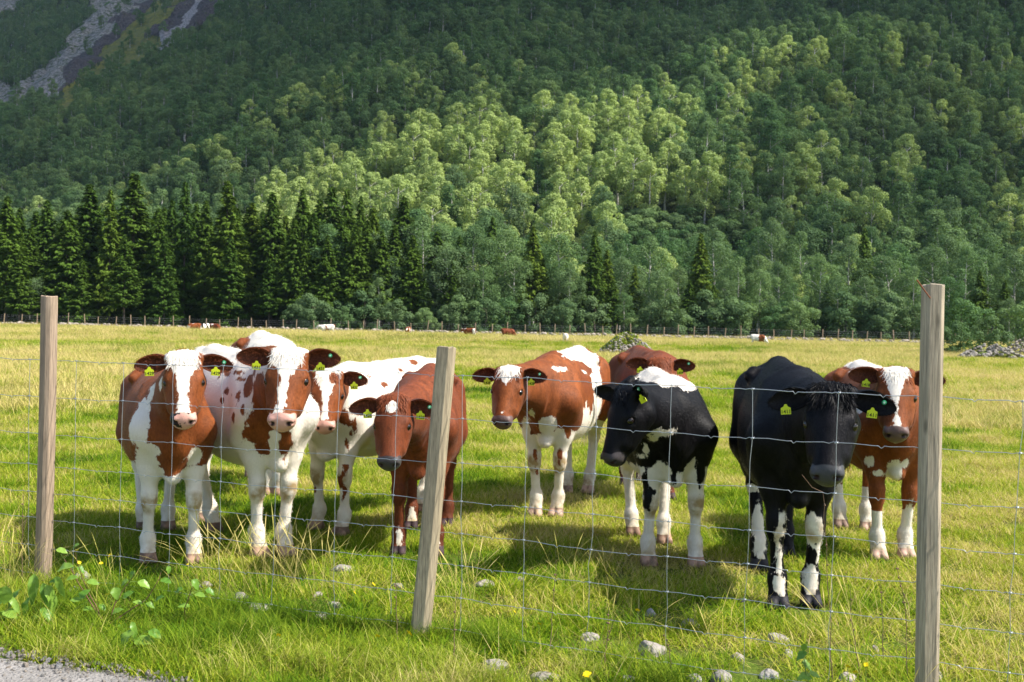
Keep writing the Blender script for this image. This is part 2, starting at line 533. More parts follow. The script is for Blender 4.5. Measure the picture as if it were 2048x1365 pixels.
def coat_material(name, dark, dark2, muzzle, white=(0.80, 0.73, 0.62), hoofcol=(0.35, 0.22, 0.15), spec=0.16, rough=0.6, mmix=0.0, muzzle2=(0.02, 0.017, 0.017)):
    t = NT(name)
    oc = t.obj()
    st = t.mapping(oc, (34, 34, 13))
    fine = t.noise(st, 3.2, 3, 0.6)
    edge = t.noise(st, 1.0, 3, 0.65)
    big = t.noise(oc, 3.0, 3, 0.5)
    mid = t.noise(oc, 14.0, 3, 0.5)
    f = t.math('ADD', t.attr('coat'), t.math('MULTIPLY', t.math('SUBTRACT', edge, 0.5), 0.045))
    f = t.math('ADD', f, t.math('MULTIPLY', t.math('SUBTRACT', mid, 0.5), 0.03))
    fac = t.mapr(f, -0.003, 0.003)
    brown = t.mix(t.mapr(big, 0.38, 0.62), dark, dark2)
    brown = t.mix(t.mapr(t.noise(st, 0.55, 2), 0.35, 0.7), brown, tuple(c * 0.55 for c in dark))
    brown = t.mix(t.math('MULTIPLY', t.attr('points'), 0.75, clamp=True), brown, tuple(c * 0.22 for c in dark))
    brown = t.mix(0.45, brown, t.ramp(fine, [(0.3, 0.3), (0.7, 1.15)]), 'MULTIPLY')
    wh = t.mix(0.10, white, t.ramp(fine, [(0.3, 0.3), (0.7, 1.0)]), 'MULTIPLY')
    dirt = t.math('MULTIPLY', t.attr('dirt'), t.mapr(t.noise(oc, 11, 3), 0.35, 0.65), clamp=True)
    wh = t.mix(t.math('MULTIPLY', dirt, 0.95, clamp=True), wh, (0.36, 0.25, 0.11))
    c = t.mix(fac, wh, brown)
    mz = muzzle
    if mmix > 0:
        mz = t.mix(t.mapr(t.math('ADD', t.math('MULTIPLY', t.attr('side'), 4.0), t.noise(oc, 22, 2)), 0.42, 0.46), muzzle2, muzzle)
    c = t.mix(t.mapr(t.attr('muzzle'), 0.35, 0.65), c, mz)
    c = t.mix(t.mapr(t.attr('nostril'), 0.3, 0.8), c, (0.02, 0.008, 0.008))
    hoof = t.mix(t.mapr(t.noise(oc, 9, 2), 0.45, 0.55), hoofcol, tuple(x * 0.45 for x in hoofcol))
    c = t.mix(t.mapr(t.attr('hoof'), 0.4, 0.6), c, hoof)
    rr = t.mix(t.mapr(t.attr('muzzle'), 0.35, 0.65), rough, 0.33)
    b = t.bump(t.math('ADD', fine, t.noise(t.mapping(oc, (130, 130, 36)), 3.0, 2)), 0.5, 0.0025)
    bs = t.bsdf(c, rr, spec, b)
    t.set(bs.inputs['Sheen Weight'], 0.0 if dark[0] < 0.05 else 0.04)
    t.set(bs.inputs['Sheen Roughness'], 0.45)
    return t.done(bs)

MAT_EYE = plain('eye_dark', (0.012, 0.008, 0.006), 0.08, 0.6)
MAT_LID = plain('eye_lid', (0.10, 0.05, 0.035), 0.5, 0.3)
MAT_TAG = plain('tag_yellow', (0.62, 0.70, 0.02), 0.4, 0.4)
MAT_TAGTXT = plain('tag_print', (0.02, 0.03, 0.01), 0.6, 0.2)
MAT_BUTTON = plain('tag_green', (0.02, 0.28, 0.12), 0.35, 0.4)
MAT_PIN = plain('tag_pin', (0.55, 0.75, 0.6), 0.35, 0.4)

def text_mesh(txt, size):
    cu = bpy.data.curves.new('print', 'FONT')
    cu.body = txt; cu.size = size; cu.align_x = 'CENTER'; cu.align_y = 'CENTER'
    cu.offset = size * 0.018
    o = bpy.data.objects.new('print', cu)
    COL.objects.link(o)
    dg = bpy.context.evaluated_depsgraph_get()
    me = bpy.data.meshes.new_from_object(o.evaluated_get(dg))
    bpy.data.objects.remove(o)
    me.materials.clear(); me.materials.append(MAT_TAGTXT)
    return me

def strands_mesh(roots, dirs, lens, w, mat, grav=0.5, seed=0, segs=3, curl=0.25, side=None):
    """thin tapering ribbons"""
    r = np.random.default_rng(seed)
    n = len(roots)
    dirs = dirs / np.linalg.norm(dirs, axis=1)[:, None]
    V = []; P = roots.copy(); D = dirs.copy()
    sd = np.cross(D, r.normal(size=(n, 3))); sd /= np.linalg.norm(sd, axis=1)[:, None]
    cu = r.normal(size=(n, 3)) * curl
    for k in range(segs + 1):
        ww = w * (1 - k / segs * 0.8)
        V.append(P - sd * ww); V.append(P + sd * ww)
        D = D + cu / segs + np.array([0, 0, -grav / segs]); D /= np.linalg.norm(D, axis=1)[:, None]
        P = P + D * (lens / segs)[:, None]
    V = np.stack(V, 1).reshape(-1, 3)
    base = np.arange(n)[:, None] * (2 * (segs + 1))
    F = np.concatenate([base + np.array([2 * k, 2 * k + 1, 2 * k + 3, 2 * k + 2]) for k in range(segs)])
    return mesh_np('hair', V, F, True, [mat])

HPROF = dict(eye_u=0.175)

def ear_mesh(base, ax, face, L, W, mats, flop=0.0):
    """a leaf shaped ear: base point, axis outward, direction its hollow faces"""
    ax = ax / np.linalg.norm(ax)
    face = face - (face @ ax) * ax; face /= np.linalg.norm(face)
    up = np.cross(face, ax)
    if up[2] < 0: up = -up
    ns, nt = 16, 13
    S = np.linspace(0, 1, ns); T = np.linspace(-1, 1, nt)
    outer = []; inner = []
    for s in S:
        hw = W * (0.38 + 0.62 * math.sin(min(1, s / 0.46) * math.pi / 2)) if s < 0.46 else W * max(0.0, 1 - ((s - 0.46) / 0.545) ** 2.1) ** 0.62
        th = 1.75 * (1 - s) ** 0.8 + 0.55
        r = hw / math.sin(min(th, math.pi / 2))
        C = base + ax * (L * s) - np.array([0, 0, 1]) * flop * L * s * s
        for t in T:
            a = t * th
            dep = r * (math.cos(a) - math.cos(th))
            p = C + up * (r * math.sin(a)) - face * dep
            nrm = up * math.sin(a) - face * math.cos(a)
            thick = 0.004 + 0.006 * (1 - s)
            inner.append(p); outer.append(p + nrm * thick)
    V = np.array(inner + outer); N = ns * nt
    F = []; mi = []
    for i in range(ns - 1):
        for j in range(nt - 1):
            a, b, c, d = i * nt + j, i * nt + j + 1, (i + 1) * nt + j + 1, (i + 1) * nt + j
            F.append((a, b, c, d)); mi.append(1)
            F.append((N + d, N + c, N + b, N + a)); mi.append(0)
    for i in range(ns - 1):
        for j in (0, nt - 1):
            a, d = i * nt + j, (i + 1) * nt + j
            F.append((a, d, N + d, N + a)); mi.append(0)
    for j in range(nt - 1):
        for i in (0, ns - 1):
            a, b = i * nt + j, i * nt + j + 1
            F.append((a, b, N + b, N + a)); mi.append(0)
    return V, np.array(F), np.array(mi), up, face

def build_cow(sp):
    s = sp['s']; h = sp.get('res', 0.0095)
    r = np.random.default_rng(sp.get('seed', 1))
    ff = [ground_pt(*p) for p in sp['ff']] if 'ff' in sp else sp['ffw']
    hf = [ground_pt(*p) for p in sp['hf']] if 'hf' in sp else sp['hfw']
    Fm = (ff[0] + ff[1]) / 2; Hm = (hf[0] + hf[1]) / 2
    if 'dir' in sp: pass
    ang = math.atan2(Fm[1] - Hm[1], Fm[0] - Hm[0])
    Dst = math.hypot(Fm[1] - Hm[1], Fm[0] - Hm[0])
    kx = min(1.15, max(0.8, Dst / (1.08 * s)))
    O = (Fm + Hm) / 2
    ca, sa = math.cos(ang), math.sin(ang)
    Rm = np.array([[ca, -sa, 0], [sa, ca, 0], [0, 0, 1.0]])
    loc = lambda P: (np.asarray(P) - O) @ Rm
    wld = lambda P: np.asarray(P) @ Rm.T + O
    bw = sp.get('bw', 1.0) * 0.95; lift = sp.get('lift', 0.0)
    A = lambda x, y, z: np.array([(x + 0.04) * kx * s, y * s * bw, z * s])
    lf = sorted([loc(p) for p in ff], key=lambda p: p[1])   # right, left
    lh = sorted([loc(p) for p in hf], key=lambda p: p[1])
    # head frame (local coordinates)
    hd = sp['head']
    Pw = at_y(hd['poll'][0], hd['poll'][1], hd['y']) if 'poll' in hd else hd['pollw']
    yaw, pit, rol = R(hd['yaw']) + math.atan2(Pw[0], Pw[1]), R(hd['pitch']), R(hd.get('roll', 0))
    hs = hd.get('hs', 1.0) * s
    u = np.array([-math.sin(yaw) * math.cos(pit), -math.cos(yaw) * math.cos(pit), -math.sin(pit)])
    u = u @ Rm; up = np.array([0, 0, 1.0])
    v = up - (up @ u) * u; v /= np.linalg.norm(v)
    w = np.cross(v, u)
    v = v * math.cos(rol) + w * math.sin(rol); w = np.cross(v, u)
    HM = np.stack([u, w, v], 1)
    Pl = loc(Pw) - v * 0.0
    H = lambda a, b, c: Pl + (u * a + w * b + v * c) * hs
    # extent
    pts = [A(-0.95, 0, 0), A(0.75, 0, 0), H(0.5, 0, 0.05), H(-0.1, 0, 0)] + lf + lh
    pts = np.array(pts)
    lo = pts.min(0) - 0.16; hi = pts.max(0) + 0.16
    lo[1] = min(lo[1], -0.36 * s * max(1, bw)); hi[1] = max(hi[1], 0.36 * s * max(1, bw)); lo[2] = -0.03; hi[2] = max(hi[2], 1.32 * s)
    F = Field(lo, hi, h)
    # trunk
    sl, X = F.sub(lo, hi)
    xa = X[0] / (kx * s) - 0.04
    top = smooth_interp(xa, PROF[:, 0], PROF[:, 1]) * s
    bot = smooth_interp(xa, PROF[:, 0], PROF[:, 2]) * s - sp.get('belly', 0.0) * np.exp(-((xa + 0.05) / 0.35) ** 2)
    wd = smooth_interp(xa, PROF[:, 0], PROF[:, 3]) * s * bw
    cz = (top + bot) / 2; hh = (top - bot) / 2
    tz = (X[2] - cz) / hh
    narrow = 1 - (0.28 + 0.10 * np.clip(-xa * 2.4, 0, 1)) * np.clip(tz, 0, 1) ** 1.5 + 0.06 * np.clip(-tz, 0, 0.5)
    yy = np.abs(X[1]) / (wd * narrow)
    rho = (yy ** 2.35 + np.abs(tz) ** 2.35) ** (1 / 2.35)
    d = (rho - 1) * np.minimum(wd, hh) * 0.9
    d = np.maximum(d, np.maximum(-0.81 - xa, xa - 0.71) * kx * s)
    F.F[sl] = np.minimum(d, 0.25)
    # spine, hooks, pins, ribs hint, shoulder
    c = lambda a, b, ra, rb, k=0.05, **kw: F.cone(a, b, ra * s, rb * s, k * s, **kw)
    c(A(-0.72, 0, 1.145), A(-0.50, 0, 1.17), 0.030, 0.030, 0.08)
    c(A(-0.50, 0, 1.17), A(0.0, 0, 1.15), 0.030, 0.03, 0.08)
    c(A(0.0, 0, 1.15), A(0.32, 0, 1.16), 0.03, 0.035, 0.06)
    for sg in (-1, 1):
        c(A(-0.44, 0.165 * sg, 1.135), A(-0.41, 0.19 * sg, 1.115), 0.038, 0.034, 0.05)
        c(A(-0.76, 0.085 * sg, 1.10), A(-0.73, 0.09 * sg, 1.02), 0.045, 0.05, 0.06)
        # shoulder blade and point of the shoulder
        c(A(0.30, 0.10 * sg, 1.07), A(0.52, 0.155 * sg, 0.84), 0.085, 0.115, 0.07)
        c(A(0.54, 0.145 * sg, 0.84), A(0.42, 0.15 * sg, 0.72), 0.10, 0.105, 0.06)
        # haunch
        c(A(-0.60, 0.125 * sg, 1.02), A(-0.52, 0.165 * sg, 0.72), 0.135, 0.115, 0.08)
        c(A(-0.66, 0.12 * sg, 0.92), A(-0.62, 0.14 * sg, 0.70), 0.11, 0.09, 0.07)
    # brisket
    c(A(0.56, 0, 0.78), A(0.56, 0, 0.565), 0.115, 0.045, 0.06, flat=(0, 1, 0), q=1.15)
    c(A(0.40, 0, 0.59), A(0.585, 0, 0.545), 0.06, 0.032, 0.05)
    # front legs
    for i, sg in ((0, -1), (1, 1)):
        f = lf[i]
        sy = A(0, 0.135 * sg, 0)[1]
        E = np.array([A(0.46, 0, 0)[0], sy, 0.74 * s])
        tilt = (f[0] - 0.02 * s - E[0])
        K = np.array([E[0] + tilt * 0.55 + 0.012 * s, sy + (f[1] - sy) * 0.62, 0.405 * s])
        T = np.array([f[0] - 0.045 * s, sy + (f[1] - sy) * 0.95, 0.135 * s])
        B = np.array([f[0] - 0.015 * s, f[1], 0.055 * s])
        c(E + (0, 0, 0.04 * s), E * 0.55 + K * 0.45, 0.094, 0.066, 0.06)
        c(E * 0.55 + K * 0.45, K + (0, 0, 0.05 * s), 0.066, 0.046, 0.03)
        c(K + (0.004, 0, 0.028 * s), K + (0.004, 0, -0.022 * s), 0.0495, 0.046, 0.025)
        c(K, T, 0.036, 0.0335, 0.035, flat=(0, 1, 0), q=1.05)
        c(T + (0, 0, 0.012 * s), T - (0, 0, 0.012 * s), 0.044, 0.044, 0.03)
        c(T, B, 0.042, 0.046, 0.025)
        hoofs(F, B, f, s)
    for i, sg in ((0, -1), (1, 1)):
        f = lh[i]
        S = A(-0.47, 0.16 * sg, 0.70)
        sy = S[1]
        Hk = np.array([min(f[0] - 0.10 * s, S[0] - 0.10 * s), sy + (f[1] - sy) * 0.6, 0.485 * s])
        T = np.array([f[0] - 0.05 * s, sy + (f[1] - sy) * 0.95, 0.135 * s])
        B = np.array([f[0] - 0.015 * s, f[1], 0.055 * s])
        c(S + (-0.05 * s, 0, 0.02), S * 0.45 + Hk * 0.55, 0.115, 0.066, 0.06)
        c(S * 0.45 + Hk * 0.55, Hk, 0.066, 0.046, 0.035)
        c(Hk + (-0.035 * s, 0, 0.035 * s), Hk + (0.0, 0, -0.02 * s), 0.030, 0.046, 0.03)
        c(Hk, T, 0.041, 0.036, 0.03)
        c(T + (0, 0, 0.012 * s), T - (0, 0, 0.012 * s), 0.048, 0.0475, 0.03)
        c(T, B, 0.042, 0.046, 0.025)
        hoofs(F, B, f, s)
    # neck
    oc = H(0.035, 0, -0.10); jaw = H(0.13, 0, -0.165)
    n0 = A(0.32, 0, 1.05); n1 = A(0.50, 0, 0.90)
    nm = (n0 + oc) / 2 + np.array([0, 0, 0.0])
    bend = sp.get('neckup', 0.0)
    nm = nm + np.array([0, 0, bend])
    c(n0, nm, 0.110, 0.085, 0.08); c(nm, oc, 0.085, 0.080, 0.06)
    jm = (n1 + jaw) / 2 + np.array([0, 0, -0.01])
    c(n1, jm, 0.150, 0.105, 0.08); c(jm, jaw, 0.105, 0.072, 0.06)
    c((n0 + n1) / 2, (oc + jaw) / 2, 0.15, 0.085, 0.07)
    c(A(0.60, 0, 0.74), jm - (0, 0, 0.06 * s), 0.05, 0.03, 0.07)
    # head
    ch = lambda a, b, ra, rb, k=0.03, **kw: F.cone(H(*a), H(*b), ra * hs, rb * hs, k * hs, **kw)
    eh = lambda p, rr, k=0.03, **kw: F.ell(H(*p), np.array(rr) * hs, HM, k * hs, **kw)
    eh((0.065, 0, -0.072), (0.095, 0.094, 0.082), 0.03)               # cranium
    eh((0.14, 0, -0.062), (0.14, 0.103, 0.060), 0.03)                 # forehead plate
    ch((0.14, 0, -0.075), (0.37, 0, -0.074), 0.083, 0.062, 0.03)      # nasal bridge
    for sg in (-1, 1):
        ch((0.12, 0.055 * sg, -0.165), (0.30, 0.036 * sg, -0.130), 0.066, 0.050, 0.04)   # jaw
        ch((0.16, 0.066 * sg, -0.10), (0.30, 0.046 * sg, -0.10), 0.048, 0.040, 0.03)    # cheek
        eh((0.158, 0.083 * sg, -0.045), (0.034, 0.022, 0.022), 0.02)                     # brow
        eh((0.205, 0.083 * sg, -0.075), (0.026, 0.016, 0.014), 0.02)                     # lower lid
        eh((0.02, 0.075 * sg, -0.05), (0.03, 0.035, 0.03), 0.03)                         # ear base
    ch((0.28, 0, -0.115), (0.39, 0, -0.110), 0.052, 0.046, 0.03)      # lower jaw
    eh((0.398, 0, -0.078), (0.042, 0.068, 0.050), 0.03)              # muzzle
    eh((0.385, 0, -0.125), (0.042, 0.052, 0.026), 0.010)              # chin
    for sg in (-1, 1):
        eh((0.408, 0.042 * sg, -0.054), (0.030, 0.027, 0.026), 0.014)
        eh((0.180, 0.104 * sg, -0.060), (0.022, 0.012, 0.016), 0.006, cut=True)          # eye hollow
        F.cone(H(0.434, 0.034 * sg, -0.044), H(0.420, 0.058 * sg, -0.060), 0.0105 * hs, 0.008 * hs, 0.006 * hs, cut=True)
    # mouth line
    sl_, X_ = F.sub(H(0.40, 0, -0.09) - 0.12, H(0.40, 0, -0.09) + 0.12)
    # tail
    td = sp.get('tail', (0.0, 0.0))
    tp = [A(-0.77, 0, 1.15), A(-0.84, 0, 1.10), A(-0.86, td[0] * 0.4, 0.92), A(-0.84, td[0] * 0.8, 0.72), A(-0.84, td[0], 0.60)]
    for a, b, ra, rb in zip(tp[:-1], tp[1:], (0.045, 0.032, 0.022, 0.018), (0.032, 0.022, 0.018, 0.014)):
        c(a, b, ra, rb, 0.03)
    V, Q = surface_nets(F.F, F.lo, h)
    V[:, 2] = np.maximum(V[:, 2], 0.0)
    # ---- coat fields
    W = wld(V)
    xa = V[:, 0] / (kx * s) - 0.04; ya = V[:, 1] / s; za = V[:, 2] / s
    hq = (V - Pl) @ HM / hs
    U_, W_, V_ = hq[:, 0], hq[:, 1], hq[:, 2]
    headm = (U_ > -0.02) & (U_ < 0.5) & (np.abs(W_) < 0.13) & (V_ > -0.26) & (V_ < 0.06)
    px, py, dep = project(W)
    def coat_at(Pq, xq, yq, zq, Uq, Wq, Vq, hm):
        if 'base' in sp: f = sp['base'](xq, yq, zq)
        else: f = np.full(len(xq), 0.08)
        f = f + 0 * xq
        if 'face' in sp: f = np.where(hm, sp['face'](Uq, Wq, Vq), f)
        for kind, C, rx, ry, rd in brushes:
            dl = (Pq - C) @ CR
            g = 1 - np.sqrt((dl[:, 0] / rx) ** 2 + (dl[:, 1] / ry) ** 2 + (dl[:, 2] / rd) ** 2)
            g = g * min(rx, ry)
            f = np.maximum(f, g) if kind == 'c' else np.minimum(f, -g)
        sp_ = np.stack([xq * 0.6, yq, zq], 1)
        f = f + fbm(sp_, 13, 5) * 0.016 + fbm(sp_, 42, 9, 2) * 0.006
        return f
    brushes = []
    for b in sp.get('brush', []):
        kind, bx, by, rx, ry = b[:5]; rdf = b[5] if len(b) > 5 else 1.3
        dd = (px - bx) ** 2 + (py - by) ** 2
        near = np.where(dd < 16)[0]
        if len(near) == 0: near = np.where(dd < dd.min() + 30)[0]
        i = near[np.argmin(dep[near])]
        sc_ = dep[i] / FPX
        brushes.append((kind, W[i], rx * sc_, ry * sc_, max(rx, ry) * sc_ * rdf))
    f = coat_at(W, xa, ya, za, U_, W_, V_, headm)
    muz = 1 / (1 + np.exp(-((U_ - 0.388 + np.maximum(np.abs(W_) - 0.048, 0) * 1.6) * 220))) * headm * (V_ > -0.122)
    muz = np.where(headm & (V_ < -0.114), 0, muz)
    nos = np.zeros(len(V))
    for sg in (-1, 1):
        dn = np.sqrt(((U_ - 0.429) / 0.019) ** 2 + ((W_ - 0.046 * sg) / 0.020) ** 2 + ((V_ + 0.051) / 0.013) ** 2)
        nos = np.maximum(nos, np.clip(1.5 - dn, 0, 1))
    hoof = np.clip((0.062 - za) * 60 + 0.5, 0, 1)
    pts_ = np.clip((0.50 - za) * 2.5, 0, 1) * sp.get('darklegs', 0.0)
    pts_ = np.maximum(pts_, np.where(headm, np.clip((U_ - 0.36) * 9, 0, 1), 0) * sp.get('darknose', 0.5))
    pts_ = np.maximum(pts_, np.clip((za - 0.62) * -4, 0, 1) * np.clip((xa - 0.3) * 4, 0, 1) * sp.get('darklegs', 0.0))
    for sg in (-1, 1):
        de = np.linalg.norm(hq - np.array([0.182, 0.098 * sg, -0.058]), axis=1)
        pts_ = np.maximum(pts_, np.clip(2.0 - de / 0.017, 0, 0.9))
    dirt = np.clip((0.34 - za) * 1.6, 0, 0.45) + np.clip((0.17 - za) * 8, 0, 1) * 0.6
    for i in (0, 1):
        dk = np.sqrt((za - 0.375) ** 2 * 1.1 + ((V[:, 1] - (lf[i][1])) / s * 0.9) ** 2 + ((V[:, 0] - lf[i][0] - 0.03) / s) ** 2)
        dirt = np.maximum(dirt, np.clip(1.6 - dk / 0.062, 0, 1) * 1.6)
    dirt = dirt * sp.get('dirt', 1.0)
    # ---- ears
    ears = []
    VV, FF, MI, CO = [V], [Q], [np.zeros(len(Q), int)], [f]
    nv = len(V)
    for sg in (1, -1):
        e = hd.get('earL' if sg > 0 else 'earR', {})
        axw = e.get('ax')
        b0 = H(0.045, 0.080 * sg, -0.055)
        if axw is not None: ax = np.array(axw, float) @ Rm
        else: ax = w * sg + v * e.get('v', 0.0) + u * e.get('u', -0.05)
        fc = np.array(e['face'], float) @ Rm if 'face' in e else (v * 0.6 + u * 0.5 + w * sg * 0.1)
        EV, EF, EM, eup, ef = ear_mesh(b0, ax, fc, 0.188 * hs * e.get('L', 1), 0.046 * hs, None, e.get('flop', 0.08))
        VV.append(EV); FF.append(EF + nv); MI.append(EM); CO.append(np.full(len(EV), e.get('coat', sp.get('earcoat', 0.1))))
        nv += len(EV)
        ears.append((b0, ax / np.linalg.norm(ax), eup, ef, e, 0.188 * hs * e.get('L', 1)))
    pad = nv - len(V)
    z0 = np.zeros(pad)
    allV = np.concatenate(VV)
    me = mesh_np('cow_body', allV, np.concatenate(FF), True, [sp['mat'], MATS_EARIN[sp['coatname']]], np.concatenate(MI))
    attr(me, 'coat', np.concatenate(CO)); attr(me, 'muzzle', np.concatenate([muz, z0])); attr(me, 'nostril', np.concatenate([nos, z0]))
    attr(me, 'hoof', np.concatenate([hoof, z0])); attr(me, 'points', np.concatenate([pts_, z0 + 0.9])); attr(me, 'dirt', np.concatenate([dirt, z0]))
    side = np.concatenate([W_, z0])
    if not sp.get('lod'):
        # short coat hair, lying along the body, one sliver each
        nh = sp.get('hair', 42000)
        Nn = np.zeros((len(allV), 3), np.float32); me.vertices.foreach_get('normal', (tmp := np.zeros(len(allV) * 3, np.float32))); Nn = tmp.reshape(-1, 3)
        cd_ = np.where((V[:, 2] > 0.09 * s) & (muz < 0.3) & (nos < 0.1) & (Nn[:len(V)] @ (np.array([0, -1.0, 0.25]) @ Rm) > -0.45))[0]
        pk = r.choice(cd_, nh); nn = Nn[pk]; rp = V[pk] + r.normal(size=(nh, 3)) * h * 0.45
        hm2 = headm[pk]
        fl = np.where(hm2[:, None], -u[None] * 0.2 + u[None] * 1.2, np.array([[-0.75, 0, -0.75]])) + r.normal(size=(nh, 3)) * 0.28 + fbm(rp, 6, 4, 1)[:, None] * 0.5
        fl = fl - (fl * nn).sum(1)[:, None] * nn; fl /= np.linalg.norm(fl, axis=1)[:, None] + 1e-6
        sdv = np.cross(nn, fl); ln = (r.uniform(0.006, 0.013, nh) * np.where(hm2, 0.75, 1.0))[:, None] * s
        tip = rp + fl * ln + nn * ln * r.uniform(0.12, 0.42, nh)[:, None]
        hv = np.stack([rp - sdv * 0.0013 - nn * 0.001, rp + sdv * 0.0013 - nn * 0.001, tip], 1).reshape(-1, 3)
        k3 = np.repeat(pk, 3)
        allF = np.concatenate(FF); nv0 = len(allV); nb = len(allF)
        hf3 = np.arange(3 * nh).reshape(nh, 3) + nv0
        me = mesh_np('cow_body', np.concatenate([allV, hv]), [allF, hf3], True, [sp['mat'], MATS_EARIN[sp['coatname']]], np.concatenate([np.concatenate(MI), np.zeros(nh, int)]))
        fj = f[pk] + r.normal(size=nh) * 0.004
        arr = dict(coat=np.concatenate(CO + [np.repeat(fj, 3)]))
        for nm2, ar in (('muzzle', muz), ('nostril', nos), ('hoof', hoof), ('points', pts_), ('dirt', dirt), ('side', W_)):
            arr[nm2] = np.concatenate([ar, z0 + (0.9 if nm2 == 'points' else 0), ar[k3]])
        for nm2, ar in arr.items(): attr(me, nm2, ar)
    else: attr(me, 'side', side)
    root = empty('cow', tuple(O), ang)
    tag(root, sp['label'], sp.get('cat', 'cow'), sp.get('group'))
    body = link('body', me, root)
    if sp.get('lod'): return root
    # ---- eyes
    for sg in (-1, 1):
        ec = H(0.180, 0.091 * sg, -0.058)
        uv = bpy.data.meshes.new('eye')
        import bmesh
        bm = bmesh.new()
        bmesh.ops.create_uvsphere(bm, u_segments=16, v_segments=10, radius=0.0230 * hs)
        bm.to_mesh(uv); bm.free()
        uv.materials.append(MAT_EYE)
        uv.polygons.foreach_set('use_smooth', [True] * len(uv.polygons))
        link('eye', uv, root, tuple(ec))
    # ---- forelock
    n = sp.get('tuft', 500); tl = sp.get('tuftlen', 0.05)
    cand = np.where((U_ > -0.03) & (U_ < 0.10) & (np.abs(W_) < 0.075) & (V_ > -0.06))[0]
    if len(cand) > 20 and n:
        pick = r.choice(cand, n)
        ro = V[pick] + r.normal(size=(n, 3)) * 0.004
        dd = (u * 0.9)[None] + w[None] * (W_[pick] * 8)[:, None] + v[None] * 0.03 - u[None] * (np.clip(0.015 - U_[pick], 0, 1) * 16)[:, None]
        dd = dd + r.normal(size=(n, 3)) * 0.12
        ln = tl * hs * r.uniform(0.5, 1.2, n)
        fv = f[pick]
        for nm_, msk, mt in (('forelock', fv < 0, MATS_HAIR['white']), ('forelock', fv >= 0, MATS_HAIR[sp['coatname']])):
            if msk.sum() > 12:
                hm_ = strands_mesh(ro[msk], dd[msk], ln[msk], 0.0018, mt, 0.25, 3, 4, 0.22)
                tag(link(nm_, hm_, root), kind='stuff')
    # ---- fringe of hair round the ears
    for (b0, ax, eup, ef, e, L) in ears:
        n = 420
        ts = r.uniform(0.12, 1.0, n); sd_ = np.where(r.uniform(size=n) < 0.5, 1, -1)
        hw = 0.046 * hs * np.where(ts < 0.46, 0.38 + 0.62 * np.sin(np.minimum(1, ts / 0.46) * math.pi / 2), np.clip(1 - (np.clip(ts - 0.46, 0, 1) / 0.545) ** 2.1, 0, 1) ** 0.62)
        hw = hw * np.where(r.uniform(size=n) < 0.35, r.uniform(0, 1, n), 1)
        ro = b0 + ax * (L * ts)[:, None] - np.array([0, 0, 1.0]) * (e.get('flop', 0.08) * L * ts * ts)[:, None] + eup * (hw * sd_ * 0.97)[:, None]
        dd = ax * 0.8 + eup * (sd_ * 0.75)[:, None] + ef * 0.5 + r.normal(size=(n, 3)) * 0.3
        link('ear_fringe', strands_mesh(ro, dd, r.uniform(0.008, 0.022, n) * hs, 0.0009, MATS_HAIR['black' if sp['coatname'] == 'black' else 'brown'], 0.2, 6, 2, 0.4), root)
    # ---- tail switch
    bt = tp[-1]; n = 160
    ro = bt[None] + r.normal(size=(n, 3)) * 0.012; ro[:, 2] += r.uniform(-0.02, 0.05, n)
    dd = np.tile(np.array([0, 0, -1.0]), (n, 1)) + r.normal(size=(n, 3)) * 0.12
    link('tail_switch', strands_mesh(ro, dd, r.uniform(0.12, 0.26, n), 0.003, MATS_HAIR['white' if f[np.argmin(np.linalg.norm(V - bt, axis=1))] < 0 else sp['coatname']], 0.2, 5, 4, 0.2), root)
    # ---- ear tags
    for sg, (b0, ax, eup, ef, e, L) in zip((1, -1), ears):
        tg = e.get('tag', sp.get('tag', ''))
        if tg is None: continue
        c0 = b0 + ax * L * e.get('tpos', 0.50) - eup * 0.040 * hs * e.get('tlow', 1.0) + ef * 0.010
        W0, H0 = 0.0245 * e.get('tw', 1), 0.0225
        down = -eup * 0.9 + np.array([0, 0, -0.35]) + ax * 0.12 * 0
        fn = ef * 1.0 + (np.array([0, -1.0, 0.1]) @ Rm) * 0.5
        down = down - (down @ fn) * fn / (fn @ fn); down /= np.linalg.norm(down)
        fn /= np.linalg.norm(fn)
        rt = np.cross(fn, -down) * -1
        rt = np.cross(-down, fn)
        out = [(-0.22, 1.25), (0.22, 1.25), (0.45, 0.7), (0.98, 0.45), (1.0, -1.0), (-1.0, -1.0), (-0.98, 0.45), (-0.45, 0.7)]
        tv = []
        for zz in (0.0016, -0.0016):
            for (x, y) in out: tv.append(c0 + rt * x * W0 - down * (y - 0.35) * H0 + fn * zz)
        k = len(out)
        me2 = bpy.data.meshes.new('ear_tag')
        fcs = [tuple(range(k))[::-1], tuple(range(k, 2 * k))] + [(i, (i + 1) % k, k + (i + 1) % k, k + i) for i in range(k)]
        me2.from_pydata([tuple(p) for p in tv], [], fcs); me2.materials.append(MAT_TAG); me2.update()
        to = link('ear_tag', me2, root)
        if tg:
            tm = text_mesh(tg, 0.025)
            po = link('printed_number', tm, to)
            cc = c0 + down * (0.35 + 0.42) * H0 * 1.0 + fn * 0.0022
            M = Matrix([[rt[0], -down[0], fn[0], cc[0]], [rt[1], -down[1], fn[1], cc[1]], [rt[2], -down[2], fn[2], cc[2]], [0, 0, 0, 1]])
            po.matrix_local = M
